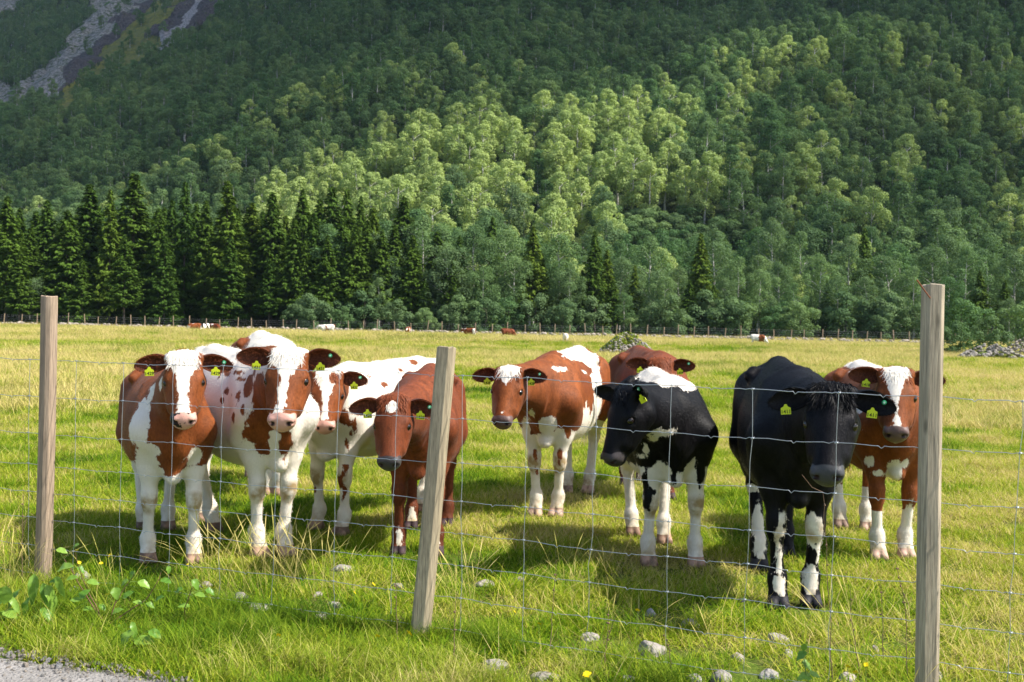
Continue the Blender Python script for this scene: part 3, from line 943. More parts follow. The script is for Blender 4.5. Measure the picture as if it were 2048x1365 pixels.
        if e.get('button', sg > 0):
            bc = b0 + ax * L * 0.72 + ef * 0.008 + eup * 0.008
            import bmesh
            for nm_, rad, th, mt in (('tag_button', 0.0115, 0.004, MAT_BUTTON), ('tag_pin', 0.0055, 0.008, MAT_PIN)):
                bm = bmesh.new()
                bmesh.ops.create_cone(bm, cap_ends=True, segments=16, radius1=rad, radius2=rad * 0.8, depth=th)
                bmm = bpy.data.meshes.new(nm_); bm.to_mesh(bmm); bm.free(); bmm.materials.append(mt)
                q = Vector(fn.tolist()).to_track_quat('Z', 'Y')
                o = link(nm_, bmm, root if nm_ == 'tag_button' else lastb)
                if nm_ == 'tag_button':
                    o.matrix_local = Matrix.Translation(tuple(bc)) @ q.to_matrix().to_4x4(); lastb = o
                else: o.location = (0, 0, 0.003)
    return root

def hoofs(F, B, f, s):
    for sg in (-1, 1):
        a = B + np.array([0.0, 0.019 * s * sg, 0.005 * s])
        b = np.array([f[0] + 0.030 * s, f[1] + 0.025 * s * sg, 0.012 * s])
        F.cone(a, b, 0.030 * s, 0.030 * s, 0.010 * s)
        a2 = np.array([f[0] - 0.03 * s, f[1] + 0.022 * s * sg, 0.018 * s])
        F.cone(a2, b, 0.030 * s, 0.028 * s, 0.010 * s)
    # cleft
    F.cone(np.array([f[0] + 0.055 * s, f[1], 0.0]), np.array([f[0] + 0.022 * s, f[1], 0.075 * s]), 0.007 * s, 0.004 * s, 0.006 * s, cut=True)

BROWN = (0.31, 0.085, 0.018); BROWN2 = (0.19, 0.048, 0.011)
PINK = (0.62, 0.34, 0.27); BLACKM = (0.055, 0.048, 0.048)
MATS_HAIR = {
    'white': plain('hair_white', (0.84, 0.79, 0.70), 0.6, 0.2),
    'brown': plain('hair_brown', (0.22, 0.055, 0.017), 0.6, 0.25),
    'black': plain('hair_black', (0.007, 0.007, 0.008), 0.5, 0.12)}
def ear_in(name, col, col2):
    t = NT(name); oc = t.obj()
    n = t.noise(t.mapping(oc, (60, 60, 60)), 2.0, 3)
    return t.done(t.bsdf(t.mix(t.mapr(n, 0.35, 0.65), col, col2), 0.7, 0.15, t.bump(n, 0.5, 0.003)))
MATS_EARIN = {'brown': ear_in('ear_inside_brown', (0.07, 0.020, 0.010), (0.15, 0.048, 0.024)),
              'black': ear_in('ear_inside_black', (0.008, 0.007, 0.008), (0.02, 0.018, 0.018))}
M_BROWN_PINK = coat_material('coat_red_pied_pink_muzzle', BROWN, BROWN2, PINK)
M_BROWN_MIX = coat_material('coat_red_pied_mixed_muzzle', BROWN, BROWN2, PINK, mmix=0.5)
M_BROWN_DARK = coat_material('coat_red_dark_muzzle', (0.25, 0.062, 0.018), (0.165, 0.038, 0.011), BLACKM, hoofcol=(0.06, 0.035, 0.04))
M_BROWN_GREY = coat_material('coat_red_pied_grey_muzzle', (0.31, 0.085, 0.018), (0.20, 0.050, 0.012), (0.14, 0.090, 0.078), hoofcol=(0.5, 0.33, 0.25))
M_BLACK_PIED = coat_material('coat_black_pied', (0.007, 0.007, 0.008), (0.009, 0.008, 0.009), BLACKM, hoofcol=(0.42, 0.26, 0.18), spec=0.10, rough=0.45)
M_BLACK = coat_material('coat_black', (0.007, 0.007, 0.008), (0.009, 0.008, 0.010), (0.065, 0.065, 0.067), hoofcol=(0.035, 0.033, 0.037), spec=0.10, rough=0.45)
# ------------------------------------------------------------------ the herd
def blaze(us, ws, top=None, shift=0.0):
    us = np.array(us, float); ws = np.array(ws, float)
    def fn(U, W, V):
        g = np.abs(W - shift) - np.interp(U, us, ws)
        g = np.where(V < -0.125, np.maximum(g, 0.04), g)
        return np.clip(g, -0.1, 0.1)
    return fn

def legs_white(z0, amp=0.04):
    def fn(x, y, z):
        n = vnoise(np.stack([x, y, z], 1), 9, 3)
        return np.clip(z - z0 + n * amp, -0.1, 0.1)
    return fn

def all_white(x, y, z): return np.full(len(x), -0.06)
def all_dark(x, y, z): return np.full(len(x), 0.08)

def spotted(seed, thr=0.5, sc=7.0, stretch=0.5):
    def fn(x, y, z):
        n = fbm(np.stack([x, y * 1.0, z * stretch], 1), sc, seed, 2)
        return np.clip((n - thr) * 0.12, -0.06, 0.06)
    return fn

HERD = []
# A: far left, brown with a broad white blaze
HERD.append(dict(label='red-pied young cow with a broad white blaze and half-pink muzzle, leftmost in the herd', seed=1,
    s=0.96, bw=1.03, ff=[(296, 1124), (388, 1126)], hf=[(287, 1060), (336, 1058)], mat=M_BROWN_MIX, coatname='brown',
    head=dict(poll=(368, 700), y=6.45, yaw=0, pitch=57, roll=-2, hs=1.06,
              earL=dict(v=-0.10, u=0.05, tag='1429', tpos=0.50), earR=dict(v=-0.04, u=0.04, tag='1429', tpos=0.58)),
    face=blaze([0, .06, .12, .19, .26, .33, .38, .46], [.085, .080, .062, .036, .028, .026, .032, .012], shift=-0.004),
    base=lambda x, y, z: np.minimum(legs_white(0.60)(x, y, z), np.clip((0.10 - np.abs(x + 0.75)), -0.1, 0.1) * -1),
    brush=[('w', 275, 840, 24, 52), ('w', 300, 785, 16, 20), ('w', 318, 765, 12, 14), ('c', 258, 900, 14, 50), ('c', 262, 780, 16, 30), ('w', 300, 1000, 40, 110),
           ('w', 300, 905, 22, 16), ('c', 345, 905, 26, 22), ('w', 392, 915, 16, 22), ('c', 410, 880, 22, 26), ('w', 322, 708, 18, 10, 6)],
    darknose=0.0, tuft=620, tuftlen=0.04, lowdark=.5))
# B: tall white with brown neck
HERD.append(dict(label='mostly white cow with brown neck and shoulder spots and a pink muzzle, second from left', seed=2,
    s=1.06, bw=0.98, ff=[(519, 1113), (572, 1110)], hf=[(427, 1063), (406, 1042)], mat=M_BROWN_PINK, coatname='brown',
    head=dict(poll=(577, 692), y=6.55, yaw=9, pitch=55, roll=0, hs=1.06,
              earL=dict(v=0.12, u=-0.05, tag='1431', tpos=0.42), earR=dict(v=0.16, u=-0.05, tag='1431', tpos=0.42)),
    face=blaze([0, .05, .10, .14, .19, .26, .33, .38, .46], [.095, .088, .075, .050, .026, .018, .022, .045, .05]),
    base=lambda x, y, z: np.minimum(spotted(5, 0.62, 9)(x, y, z), np.where(z < 0.6, -0.06, 1)),
    brush=[('c', 520, 800, 34, 52), ('c', 530, 850, 36, 36), ('c', 592, 850, 26, 44), ('c', 508, 870, 24, 22), ('c', 525, 895, 14, 18), ('c', 568, 895, 9, 34),
           ('c', 495, 770, 16, 24), ('c', 440, 728, 34, 9), ('c', 455, 745, 20, 6), ('c', 452, 780, 12, 9), ('c', 475, 795, 4, 12), ('c', 443, 800, 8, 6),
           ('c', 462, 838, 7, 12), ('c', 486, 875, 5, 14), ('c', 460, 790, 5, 4), ('c', 483, 820, 3, 8), ('c', 600, 835, 22, 46), ('c', 574, 885, 13, 34), ('c', 470, 742, 26, 5, 2), ('c', 482, 757, 14, 4), ('c', 505, 745, 12, 10), ('c', 437, 750, 5, 8), ('w', 610, 890, 8, 22), ('w', 548, 872, 9, 12)],
    darknose=0.0, tuft=620, tuftlen=0.038))
# B2: behind B
HERD.append(dict(label='white cow with brown rump, standing almost hidden behind the white cow with the brown neck', seed=12, res=0.014,
    s=1.12, bw=1.0, ff=[(540, 990), (562, 992)], hf=[(502, 955), (527, 957)], mat=M_BROWN_PINK, coatname='brown',
    head=dict(poll=(592, 726), y=9.0, yaw=-20, pitch=40, roll=0, hs=0.99,
              earL=dict(ax=(0.3, -0.1, 0.9), face=(0.1, -1, 0.1), tag=None, L=1.0), earR=dict(v=0.1, tag=None)),
    face=blaze([0, .2, .46], [.02, .02, .02]),
    base=all_white,
    brush=[('c', 478, 688, 30, 20, 5), ('c', 528, 694, 28, 5, 2), ('w', 512, 668, 34, 8, 4), ('w', 530, 684, 30, 4, 2)],
    darknose=0.0, tuft=0))
# C: spotted face
HERD.append(dict(label='white cow with freckled brown face patches, third face from the left between two brown-headed cows', seed=3,
    s=0.99, bw=1.02, ff=[(631, 1058), (681, 1070)], hf=[(836, 1022), (852, 1008)], mat=M_BROWN_PINK, coatname='brown',
    head=dict(poll=(657, 738), y=7.55, yaw=6, pitch=57, roll=2, hs=0.99,
              earL=dict(v=0.10, u=0.0, tag='1432', tpos=0.5), earR=dict(v=0.05, u=0.0, tag=None)),
    face=blaze([0, .05, .10, .19, .26, .33, .38, .46], [.085, .080, .062, .032, .025, .030, .04, .045], shift=-0.006),
    base=lambda x, y, z: np.where(z > 0.5, spotted(9, 0.75, 8)(x, y, z), spotted(9, 0.66, 14)(x, y, z)),
    brush=[('c', 668, 752, 10, 14), ('c', 675, 800, 10, 26), ('c', 628, 845, 10, 34), ('c', 660, 855, 9, 14), ('c', 690, 835, 9, 18), ('c', 700, 850, 4, 9),
           ('c', 712, 855, 4, 12), ('c', 703, 868, 3, 9), ('c', 745, 752, 12, 4), ('c', 770, 766, 9, 5), ('c', 830, 722, 9, 5), ('c', 676, 968, 5, 14), ('c', 688, 985, 4, 16), ('c', 626, 985, 4, 10), ('c', 690, 950, 3, 5)],
    darknose=0.0, hoofd=1, tuft=420, tuftlen=0.035))
# D: brown with lowered head
HERD.append(dict(label='dark red cow with lowered head and small white star, behind the leaning middle post', seed=4,
    s=0.97, bw=0.98, ff=[(796, 1110), (872, 1110)], hf=[(822, 1058), (893, 1052)], mat=M_BROWN_DARK, coatname='brown',
    head=dict(poll=(787, 790), y=6.55, yaw=8, pitch=60, roll=0, hs=1.0,
              earL=dict(v=0.02, u=0.10, tag='1425', tpos=0.45), earR=dict(v=0.04, u=0.10, tag='1425', tpos=0.42)),
    face=lambda U, W, V: np.where(np.hypot((U - 0.085) * 0.7, W) < 0.03, -0.03, 0.08),
    base=all_dark,
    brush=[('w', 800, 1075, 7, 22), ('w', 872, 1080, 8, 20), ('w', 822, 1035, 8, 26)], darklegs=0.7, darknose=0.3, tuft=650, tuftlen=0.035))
# E: middle
HERD.append(dict(label='brown cow with heart-shaped white forehead and white saddle, first right of the leaning post', seed=5,
    s=1.06, bw=0.98, ff=[(1070, 1032), (1112, 1032)], hf=[(1133, 985), (1176, 985)], mat=M_BROWN_GREY, coatname='brown',
    head=dict(poll=(1018, 731), y=8.3, yaw=14, pitch=56, roll=0, hs=1.0,
              earL=dict(v=0.06, u=0.0, tag='1428', tpos=0.40), earR=dict(v=-0.02, u=0.02, tag='1428', tpos=0.42)),
    face=blaze([0, .04, .08, .12, .16, .185, .2, .35, .36, .375, .39, .46], [.065, .070, .050, .030, .012, .0, -.03, -.03, .006, .008, -.03, -.03], shift=0.006),
    base=legs_white(0.63),
    brush=[('w', 1150, 700, 42, 18, 5), ('w', 1180, 715, 22, 20, 5), ('w', 1199, 770, 14, 70, 3), ('w', 1190, 850, 26, 50), ('w', 1170, 850, 14, 40), ('w', 1122, 735, 16, 5), ('w', 1095, 855, 20, 22), ('w', 1050, 860, 9, 30),
           ('w', 1060, 830, 6, 14), ('c', 1065, 862, 6, 6), ('c', 1067, 905, 4, 14), ('c', 1121, 905, 5, 18), ('c', 1138, 860, 7, 18), ('w', 1172, 742, 8, 3), ('w', 1186, 752, 10, 4),
           ('c', 1162, 795, 5, 26, 3), ('c', 1180, 790, 5, 28, 3), ('c', 1148, 790, 5, 20, 3), ('c', 1172, 812, 4, 14, 3), ('c', 1190, 800, 3, 16, 3), ('c', 1076, 945, 3, 6), ('w', 1095, 890, 18, 22)],
    darknose=0.4, tuft=420, tuftlen=0.05, dirt=1.3))
# F: behind G
HERD.append(dict(label='plain reddish brown cow looking over the white back of the black-headed cow in front', seed=6, res=0.0105,
    s=1.06, bw=0.98, ff=[(1306, 1008), (1338, 1000)], hf=[(1252, 972), (1283, 962)], mat=M_BROWN_DARK, coatname='brown',
    head=dict(poll=(1322, 714), y=9.15, yaw=-4, pitch=55, roll=2, hs=0.99,
              earL=dict(v=0.14, u=-0.05, tag='1434', tpos=0.35), earR=dict(v=0.12, u=-0.05, tag='1434', tpos=0.38)),
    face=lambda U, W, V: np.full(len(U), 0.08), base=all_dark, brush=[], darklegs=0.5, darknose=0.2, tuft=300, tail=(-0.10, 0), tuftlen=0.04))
# G: black with white saddle
HERD.append(dict(label='black cow with white back and white legs, head turned to the left', seed=7,
    s=0.98, bw=1.04, ff=[(1297, 1130), (1392, 1132)], hf=[(1265, 1070), (1328, 1086)], mat=M_BLACK_PIED, coatname='black',
    head=dict(poll=(1243, 772), y=6.65, yaw=55, pitch=72, roll=0, hs=1.06,
              earL=dict(ax=(0.12, -0.75, 0.35), face=(-0.2, -0.6, 0.1), tag='', tpos=0.6, L=0.85, button=True), earR=dict(v=0.3, tag=None)),
    face=lambda U, W, V: np.full(len(U), 0.08),
    base=legs_white(0.62),
    brush=[('w', 1325, 748, 44, 20, 6), ('w', 1375, 762, 28, 16, 5), ('w', 1330, 868, 24, 9), ('w', 1308, 880, 10, 12), ('w', 1290, 900, 5, 9), ('w', 1281, 915, 12, 5),
           ('c', 1300, 960, 16, 40), ('w', 1322, 955, 26, 34), ('c', 1350, 950, 6, 24), ('w', 1382, 950, 20, 34), ('c', 1402, 945, 10, 34), ('c', 1293, 1000, 9, 26), ('c', 1266, 925, 8, 12)],
    darknose=0.0, tuft=300, tuftlen=0.035))
# H: black
HERD.append(dict(label='all-black cow with shaggy forelock and white-spotted legs, numbered ear tags, near the right post', seed=8,
    s=1.07, bw=0.96, ff=[(1556, 1215), (1621, 1212)], hf=[(1518, 1138), (1572, 1112)], mat=M_BLACK, coatname='black',
    head=dict(poll=(1664, 765), y=5.55, yaw=4, pitch=57, roll=0, hs=1.06,
              earL=dict(v=-0.10, u=0.10, tag='1411', tpos=0.50, L=1.0), earR=dict(v=-0.02, u=0.12, tag='1411', tpos=0.62, L=1.02)),
    face=lambda U, W, V: np.full(len(U), 0.08),
    base=all_dark,
    brush=[('w', 1562, 1075, 10, 34), ('w', 1570, 1040, 10, 14), ('w', 1562, 1130, 9, 30), ('w', 1560, 1165, 13, 30), ('w', 1628, 1065, 18, 34), ('w', 1640, 1095, 5, 30), ('w', 1618, 1165, 15, 32),
           ('w', 1518, 1060, 13, 60), ('w', 1500, 975, 16, 8), ('c', 1567, 1082, 6, 8), ('c', 1632, 1092, 4, 5), ('c', 1550, 1150, 3, 3), ('w', 1573, 1060, 4, 12)],
    darknose=0.0, earcoat=0.1, tuft=2000, tuftlen=0.055, dirt=0.6))
# I: right
HERD.append(dict(label='brown cow with long white blaze, rightmost in the herd, half behind the right post', seed=9,
    s=1.03, bw=1.0, ff=[(1757, 1118), (1812, 1115)], hf=[(1681, 1055), (1734, 1060)], mat=M_BROWN_GREY, coatname='brown',
    head=dict(poll=(1793, 733), y=7.0, yaw=-2, pitch=55, roll=0, hs=1.04,
              earL=dict(v=0.05, u=0.0, tag=None), earR=dict(v=0.16, u=-0.08, tag='1418', tpos=0.42)),
    face=blaze([0, .05, .10, .15, .20, .26, .33, .40, .46], [.062, .068, .050, .032, .020, .015, .015, .022, .0]),
    base=lambda x, y, z: np.where(z < 0.30, -0.06, 0.06),
    brush=[('w', 1735, 722, 40, 12, 5), ('w', 1707, 820, 9, 34), ('w', 1690, 870, 7, 22), ('w', 1680, 930, 20, 46), ('w', 1785, 940, 12, 26), ('w', 1740, 925, 9, 12), ('w', 1757, 950, 12, 8), ('w', 1812, 930, 10, 8),
           ('w', 1680, 1010, 20, 50), ('w', 1734, 1030, 20, 50), ('w', 1816, 1040, 6, 40), ('c', 1700, 860, 8, 18), ('c', 1690, 895, 8, 12), ('w', 1700, 740, 5, 4)],
    darknose=0.3, tuft=520, tuftlen=0.035))
for sp in HERD:
    build_cow(sp)
# ================================================================== clouds over the hill, high above and outside the view
def hill_hit(px, py):
    d = ray(px, py); y = np.linspace(150, 1500, 2700)
    P = np.array([0, 0, CAM_H]) + d[None] * (y / d[1])[:, None]
    hz = hill_z(P[:, 0], P[:, 1]) + 6
    k = np.argmax(hz > P[:, 2])
    return P[k] if (hz > P[:, 2]).any() else P[-1]
def build_cloud(poly_px, zc, thick, seed, dens):
    Q = []
    for px, py in poly_px:
        P = hill_hit(px, py); t = (zc - P[2]) / SUN_DIR[2]; Q.append((P + SUN_DIR * t)[:2])
    Q = np.array(Q)
    lo = Q.min(0) - 60; hi = Q.max(0) + 60; g = 16.0
    X, Y = np.meshgrid(np.arange(lo[0], hi[0], g), np.arange(lo[1], hi[1], g), indexing='ij')
    pf = np.stack([X.ravel(), Y.ravel()], 1)
    dmin = np.full(len(pf), 1e9)
    for i in range(len(Q)):
        a, b = Q[i], Q[(i + 1) % len(Q)]; ab = b - a
        t = np.clip(((pf - a) @ ab) / (ab @ ab + 1e-9), 0, 1)
        dmin = np.minimum(dmin, np.linalg.norm(pf - a - t[:, None] * ab, axis=1))
    ins = inpoly(pf[:, 0], pf[:, 1], [tuple(q) for q in Q])
    sd = np.where(ins, dmin, -dmin).reshape(X.shape)
    zz = np.arange(-thick * 1.2, thick * 1.4, g)
    P3_ = np.stack(np.broadcast_arrays(X[:, :, None], Y[:, :, None], zz[None, None] + zc), -1).reshape(-1, 3)
    n = fbm(P3_, 1 / 110.0, seed, 3).reshape(X.shape + (len(zz),))
    half = thick * np.clip(sd / (thick * 1.1) + 0.15, -0.4, 1)[:, :, None] * (1 + 0.7 * n) + n * 14
    F = (np.abs(zz)[None, None] - half).astype(np.float32)
    F[0] = F[-1] = 30; F[:, 0] = F[:, -1] = 30; F[:, :, 0] = F[:, :, -1] = 30
    V, Q4 = surface_nets(F, np.array([lo[0], lo[1], zc - thick * 1.2]), g)
    m = NT('cloud_vapour')
    pv = m.n('VolumePrincipled'); pv.inputs['Density'].default_value = dens; pv.inputs['Color'].default_value = (1, 1, 1, 1)
    m.t.links.new(pv.outputs[0], m.out.inputs['Volume'])
    o = link('cloud', mesh_np('cloud', V, Q4, True, [m.m])); tag(o, kind='structure')
    return o
build_cloud([(-300, 450), (250, 425), (620, 390), (740, 345), (880, 290), (1010, 240), (1130, 205), (1230, 150), (1330, 110), (1600, 90), (2048, 130), (2400, 180), (2500, -250), (900, -250), (-400, -250)], 900, 75, 5, 0.014)
build_cloud([(1380, 520), (1330, 380), (1420, 240), (1500, 150), (1700, 100), (2500, 100), (2500, 560), (2000, 560)], 880, 45, 9, 0.013)
# ================================================================== trees
def leaf_material(name, stops, trans=0.35, rough=0.7, spec=0.06, patch=0.012):
    t = NT(name)
    oi = t.n('ObjectInfo')
    oc = t.obj()
    pn = t.noise(oi.outputs['Location'], patch, 2)
    fac = t.math('ADD', t.math('MULTIPLY', oi.outputs['Random'], 0.65), t.math('MULTIPLY', t.math('SUBTRACT', pn, 0.32), 1.0), clamp=True)
    c = t.ramp(fac, stops)
    v = t.noise(oc, 0.9, 2)
    c = t.mix(0.6, c, t.ramp(v, [(0.3, 0.62), (0.7, 1.25)]), 'MULTIPLY')
    b = t.bsdf(c, rough, spec)
    tr = t.n('BsdfTranslucent'); t.set(tr.inputs[0], t.mix(1.0, c, (1.0, 1.05, 0.55), 'MULTIPLY'))
    mx = t.n('MixShader'); mx.inputs[0].default_value = trans
    t.t.links.new(b.outputs[0], mx.inputs[1]); t.t.links.new(tr.outputs[0], mx.inputs[2])
    return t.done(mx)
M_LEAF = leaf_material('birch_leaves', [(0.0, (0.075, 0.160, 0.056)), (0.4, (0.125, 0.215, 0.082)), (0.75, (0.18, 0.27, 0.105)), (1.0, (0.24, 0.32, 0.11))])
M_LEAF_GREY = leaf_material('grey_alder_leaves', [(0.0, (0.090, 0.165, 0.066)), (1.0, (0.165, 0.240, 0.105))])
M_LEAF_PALE_LIT = leaf_material('pale_birch_leaves', [(0.0, (0.30, 0.40, 0.14)), (1.0, (0.44, 0.52, 0.18))])  # pale birch leaves; their light colour also paints sunshine on the lit band
M_NEEDLE = leaf_material('spruce_needles', [(0.0, (0.050, 0.105, 0.016)), (0.6, (0.090, 0.155, 0.020)), (1.0, (0.15, 0.21, 0.024))], 0.2)
def bark(name, a, b, sc=6):
    t = NT(name); oc = t.obj()
    n = t.noise(t.mapping(oc, (1, 1, 0.35)), sc, 3, 0.7)
    return t.done(t.bsdf(t.mix(t.mapr(n, 0.42, 0.6), a, b), 0.85, 0.1, t.bump(n, 0.6, 0.03)))
M_BIRCHBARK = bark('birch_bark', (0.66, 0.63, 0.58), (0.22, 0.20, 0.18))
M_BARK = bark('spruce_bark', (0.15, 0.12, 0.10), (0.07, 0.055, 0.045))

def tube(path, rad, sides=6):
    path = np.asarray(path, float); V = []; F = []
    n = len(path)
    for i, (p, r_) in enumerate(zip(path, rad)):
        d = path[min(i + 1, n - 1)] - path[max(i - 1, 0)]; d /= np.linalg.norm(d) + 1e-9
        a = np.cross(d, [0.3, 0.9, 0.1]); a /= np.linalg.norm(a) + 1e-9; b = np.cross(d, a)
        for k in range(sides):
            th = 2 * math.pi * k / sides
            V.append(p + (a * math.cos(th) + b * math.sin(th)) * r_)
    for i in range(n - 1):
        for k in range(sides):
            F.append((i * sides + k, i * sides + (k + 1) % sides, (i + 1) * sides + (k + 1) % sides, (i + 1) * sides + k))
    return np.array(V), np.array(F)
def join(parts):
    V = []; F = []; n = 0
    for v, f in parts:
        V.append(v); F.append(np.asarray(f) + n); n += len(v)
    return np.concatenate(V), np.concatenate(F)

def leaf_cards(C, N, size, r, aspect=0.62, tri=False):
    """one small pointed leaf quad per centre, facing N"""
    n = len(C)
    N = N / (np.linalg.norm(N, axis=1)[:, None] + 1e-9)
    a = np.cross(N, r.normal(size=(n, 3))); a /= np.linalg.norm(a, axis=1)[:, None] + 1e-9
    b = np.cross(N, a)
    sz = (size * r.uniform(0.6, 1.3, n))[:, None]
    V = np.stack([C - a * sz, C - b * sz * aspect, C + a * sz, C + b * sz * aspect], 1).reshape(-1, 3)
    F = np.arange(4 * n).reshape(n, 4)
    return V, F

def broadleaf(seed, H, Rr, leaves, size, droop=0.4, crown0=0.28, clumps=34, slim=1.0, oval=1.0):
    r = np.random.default_rng(seed)
    trunk = []
    lean = r.normal(size=2) * 0.04 * H
    tp = [np.array([lean[0] * (k / 8) ** 1.5 + r.normal() * 0.06, lean[1] * (k / 8) ** 1.5 + r.normal() * 0.06, H * 0.93 * k / 8]) for k in range(9)]
    tr = [0.020 * H * (1 - 0.80 * k / 8) * 0.8 for k in range(9)]
    tv = [tube(tp, tr, 6)]
    cs = []
    for k in range(clumps):
        t = min(0.99, max(0.0, (k + r.uniform(-2.5, 3.5)) / clumps))
        z = H * (crown0 + (0.97 - crown0) * t)
        env = Rr * (math.sin(math.pi * (0.12 + 0.79 * t)) ** 0.6) * slim
        a = k * 2.4 + r.normal() * 0.5; rad = env * r.uniform(0.25, 1.0)
        if t > 0.9: rad *= 0.4
        base = np.array([np.interp(z, [p[2] for p in tp], [p[j] for p in tp]) for j in (0, 1)] + [z - rad * 0.55])
        tip = np.array([base[0] + math.cos(a) * rad, base[1] + math.sin(a) * rad, z])
        cs.append((tip, r.uniform(0.40, 1.15) * Rr * 0.34))
        if k % 3 == 0: tv.append(tube([base, (base + tip) / 2 + (0, 0, 0.15), tip], [0.006 * H * 0.6, 0.004 * H * 0.6, 0.02], 4))
    C = []; N = []
    per = leaves // clumps
    for c, cr_ in cs:
        m = int(per * (cr_ / (Rr * 0.31)) ** 2)
        d = r.normal(size=(m, 3)); d /= np.linalg.norm(d, axis=1)[:, None]
        d[:, 2] = np.where(d[:, 2] < -0.3, -d[:, 2] * 0.8, d[:, 2])
        rad = cr_ * r.uniform(0.55, 1.08, m) ** 0.5
        P = c + d * rad[:, None] * np.array([1, 1, 0.8])
        hang = r.uniform(0, 1, m) < droop
        P[:, 2] -= hang * r.uniform(0, 1.0, m) * cr_ * 1.1
        C.append(P); N.append(d * 0.9 + r.normal(size=(m, 3)) * 0.32 + np.array([0, 0, 0.3]))
    C = np.concatenate(C); N = np.concatenate(N)
    return join(tv), leaf_cards(C, N, size, r)

def spruce(seed, H, Rr, whorls=34, br=8, per=15, size=0.22, crown0=0.12, ragged=0.25):
    r = np.random.default_rng(seed)
    tv = tube([(0, 0, 0), (0, 0, H * 0.5), (0, 0, H)], [0.012 * H, 0.008 * H, 0.01], 6)
    C = []; N = []; A = []
    for k in range(whorls):
        t = crown0 + (1 - crown0) * (k / whorls) ** 0.92
        z = H * t
        L0 = 1.42 * Rr * (1 - t) ** 0.95 * (0.55 + 0.45 * min(1, (t - crown0) * 7 + 0.25)) + 0.10
        for j in range(br):
            a = r.uniform(0, 2 * math.pi); L = L0 * r.uniform(1 - ragged * 1.6, 1.0 + ragged)
            m = max(4, int(per * (L / Rr + 0.25)))
            s = np.sqrt(r.uniform(0.02, 1, m))
            zz = z - 0.30 * L * np.sin(s * 2.2) * (1 - t * 0.7) + L * 0.12 * t
            side = r.normal(size=m) * 0.16 * L * (1.15 - s)
            ca_, sa_ = math.cos(a), math.sin(a)
            P = np.stack([ca_ * L * s - sa_ * side, sa_ * L * s + ca_ * side, zz - np.abs(r.normal(size=m)) * 0.10 * L * (1.2 - s)], 1)
            C.append(P); N.append(np.stack([ca_ * 0.5 + r.normal(size=m) * 0.35, sa_ * 0.5 + r.normal(size=m) * 0.35, np.full(m, 0.9)], 1))
            A.append(np.tile([ca_, sa_, -0.45], (m, 1)))
    C = np.concatenate(C); N = np.concatenate(N); A = np.concatenate(A) + r.normal(size=(len(C), 3)) * 0.35
    N /= np.linalg.norm(N, axis=1)[:, None]
    a = A - (A * N).sum(1)[:, None] * N; a /= np.linalg.norm(a, axis=1)[:, None] + 1e-9
    b = np.cross(N, a)
    sz = (size * r.uniform(0.6, 1.4, len(C)))[:, None]
    V = np.stack([C - a * sz, C - b * sz * 0.42, C + a * sz * 1.2, C + b * sz * 0.42], 1).reshape(-1, 3)
    return tv, (V, np.arange(len(V)).reshape(-1, 4))

def tree_meshes(nm, built, mleaf, mbark):
    (tv, tf), (lv, lf) = built
    return (mesh_np('trunk', tv, tf, True, [mbark]), mesh_np('crown', lv, lf, False, [mleaf]))
NEAR = {
    'birch': [tree_meshes('b', broadleaf(s, H, Rr * 1.18, 11500, 0.118, dr, c0, 44), m, M_BIRCHBARK) for s, H, Rr, dr, c0, m in
              ((1, 12, 2.9, 0.5, 0.25, M_LEAF), (2, 13.5, 2.6, 0.6, 0.3, M_LEAF), (3, 11, 3.3, 0.4, 0.18, M_LEAF_GREY), (4, 14, 3.0, 0.5, 0.34, M_LEAF_GREY))],
    'pale': [tree_meshes('p', broadleaf(s, H, Rr * 1.15, 10500, 0.125, dr, c0, 40), M_LEAF_PALE_LIT, M_BIRCHBARK) for s, H, Rr, dr, c0 in
             ((5, 12.5, 2.8, 0.5, 0.3), (6, 11, 2.5, 0.5, 0.28))],
    'bush': [tree_meshes('s', broadleaf(s, H, Rr, 6000, 0.10, 0.3, 0.05, 24), m, M_BARK) for s, H, Rr, m in
             ((8, 4.2, 2.2, M_LEAF), (9, 3.4, 2.0, M_LEAF_GREY))],
    'spruce': [tree_meshes('c', spruce(s, H, Rr, int(wh * 1.35), 9, 24, 0.26, c0), M_NEEDLE, M_BARK) for s, H, Rr, wh, c0 in
               ((11, 17, 3.1, 40, 0.20), (12, 16, 2.6, 38, 0.06), (13, 18, 3.4, 42, 0.26), (14, 14, 3.0, 36, 0.03))],
}
LABELS = {'birch': ('grey-green broadleaf tree with a rounded drooping crown at the foot of the wooded hill', 'tree', 'broadleaf trees along the foot of the hill'),
          'pale': ('pale yellow-green birch with an airy crown on the lower hillside', 'tree', 'pale birches on the lower hillside'),
          'bush': ('low leafy bush behind the far wire fence at the edge of the wood', 'bush', 'bushes along the far fence'),
          'spruce': ('dark pointed spruce standing in the row beyond the far fence', 'tree', 'spruces beyond the far fence')}
NAMES = {'birch': 'broadleaf_tree', 'pale': 'birch_tree', 'bush': 'bush', 'spruce': 'spruce_tree'}
def put_tree(kind, i, x, y, z, sc, rz, slim=1.0, label=None, cat=None, group=None, name=None):
    tm, cm = NEAR[kind][i % len(NEAR[kind])]
    r = empty(name or NAMES[kind], (x, y, z), rz)
    r.scale = (sc * slim, sc * slim, sc)
    lb = LABELS[kind]
    tag(r, label or lb[0], cat or lb[1], group if group is not None else lb[2])
    link('trunk', tm, r); link('crown', cm, r)
    return r
HH = {'birch': [12, 13.5, 11, 14], 'pale': [12.5, 11], 'bush': [4.2, 3.4], 'spruce': [17, 16, 18, 14]}
TR = random.Random(5)
ntree = 0
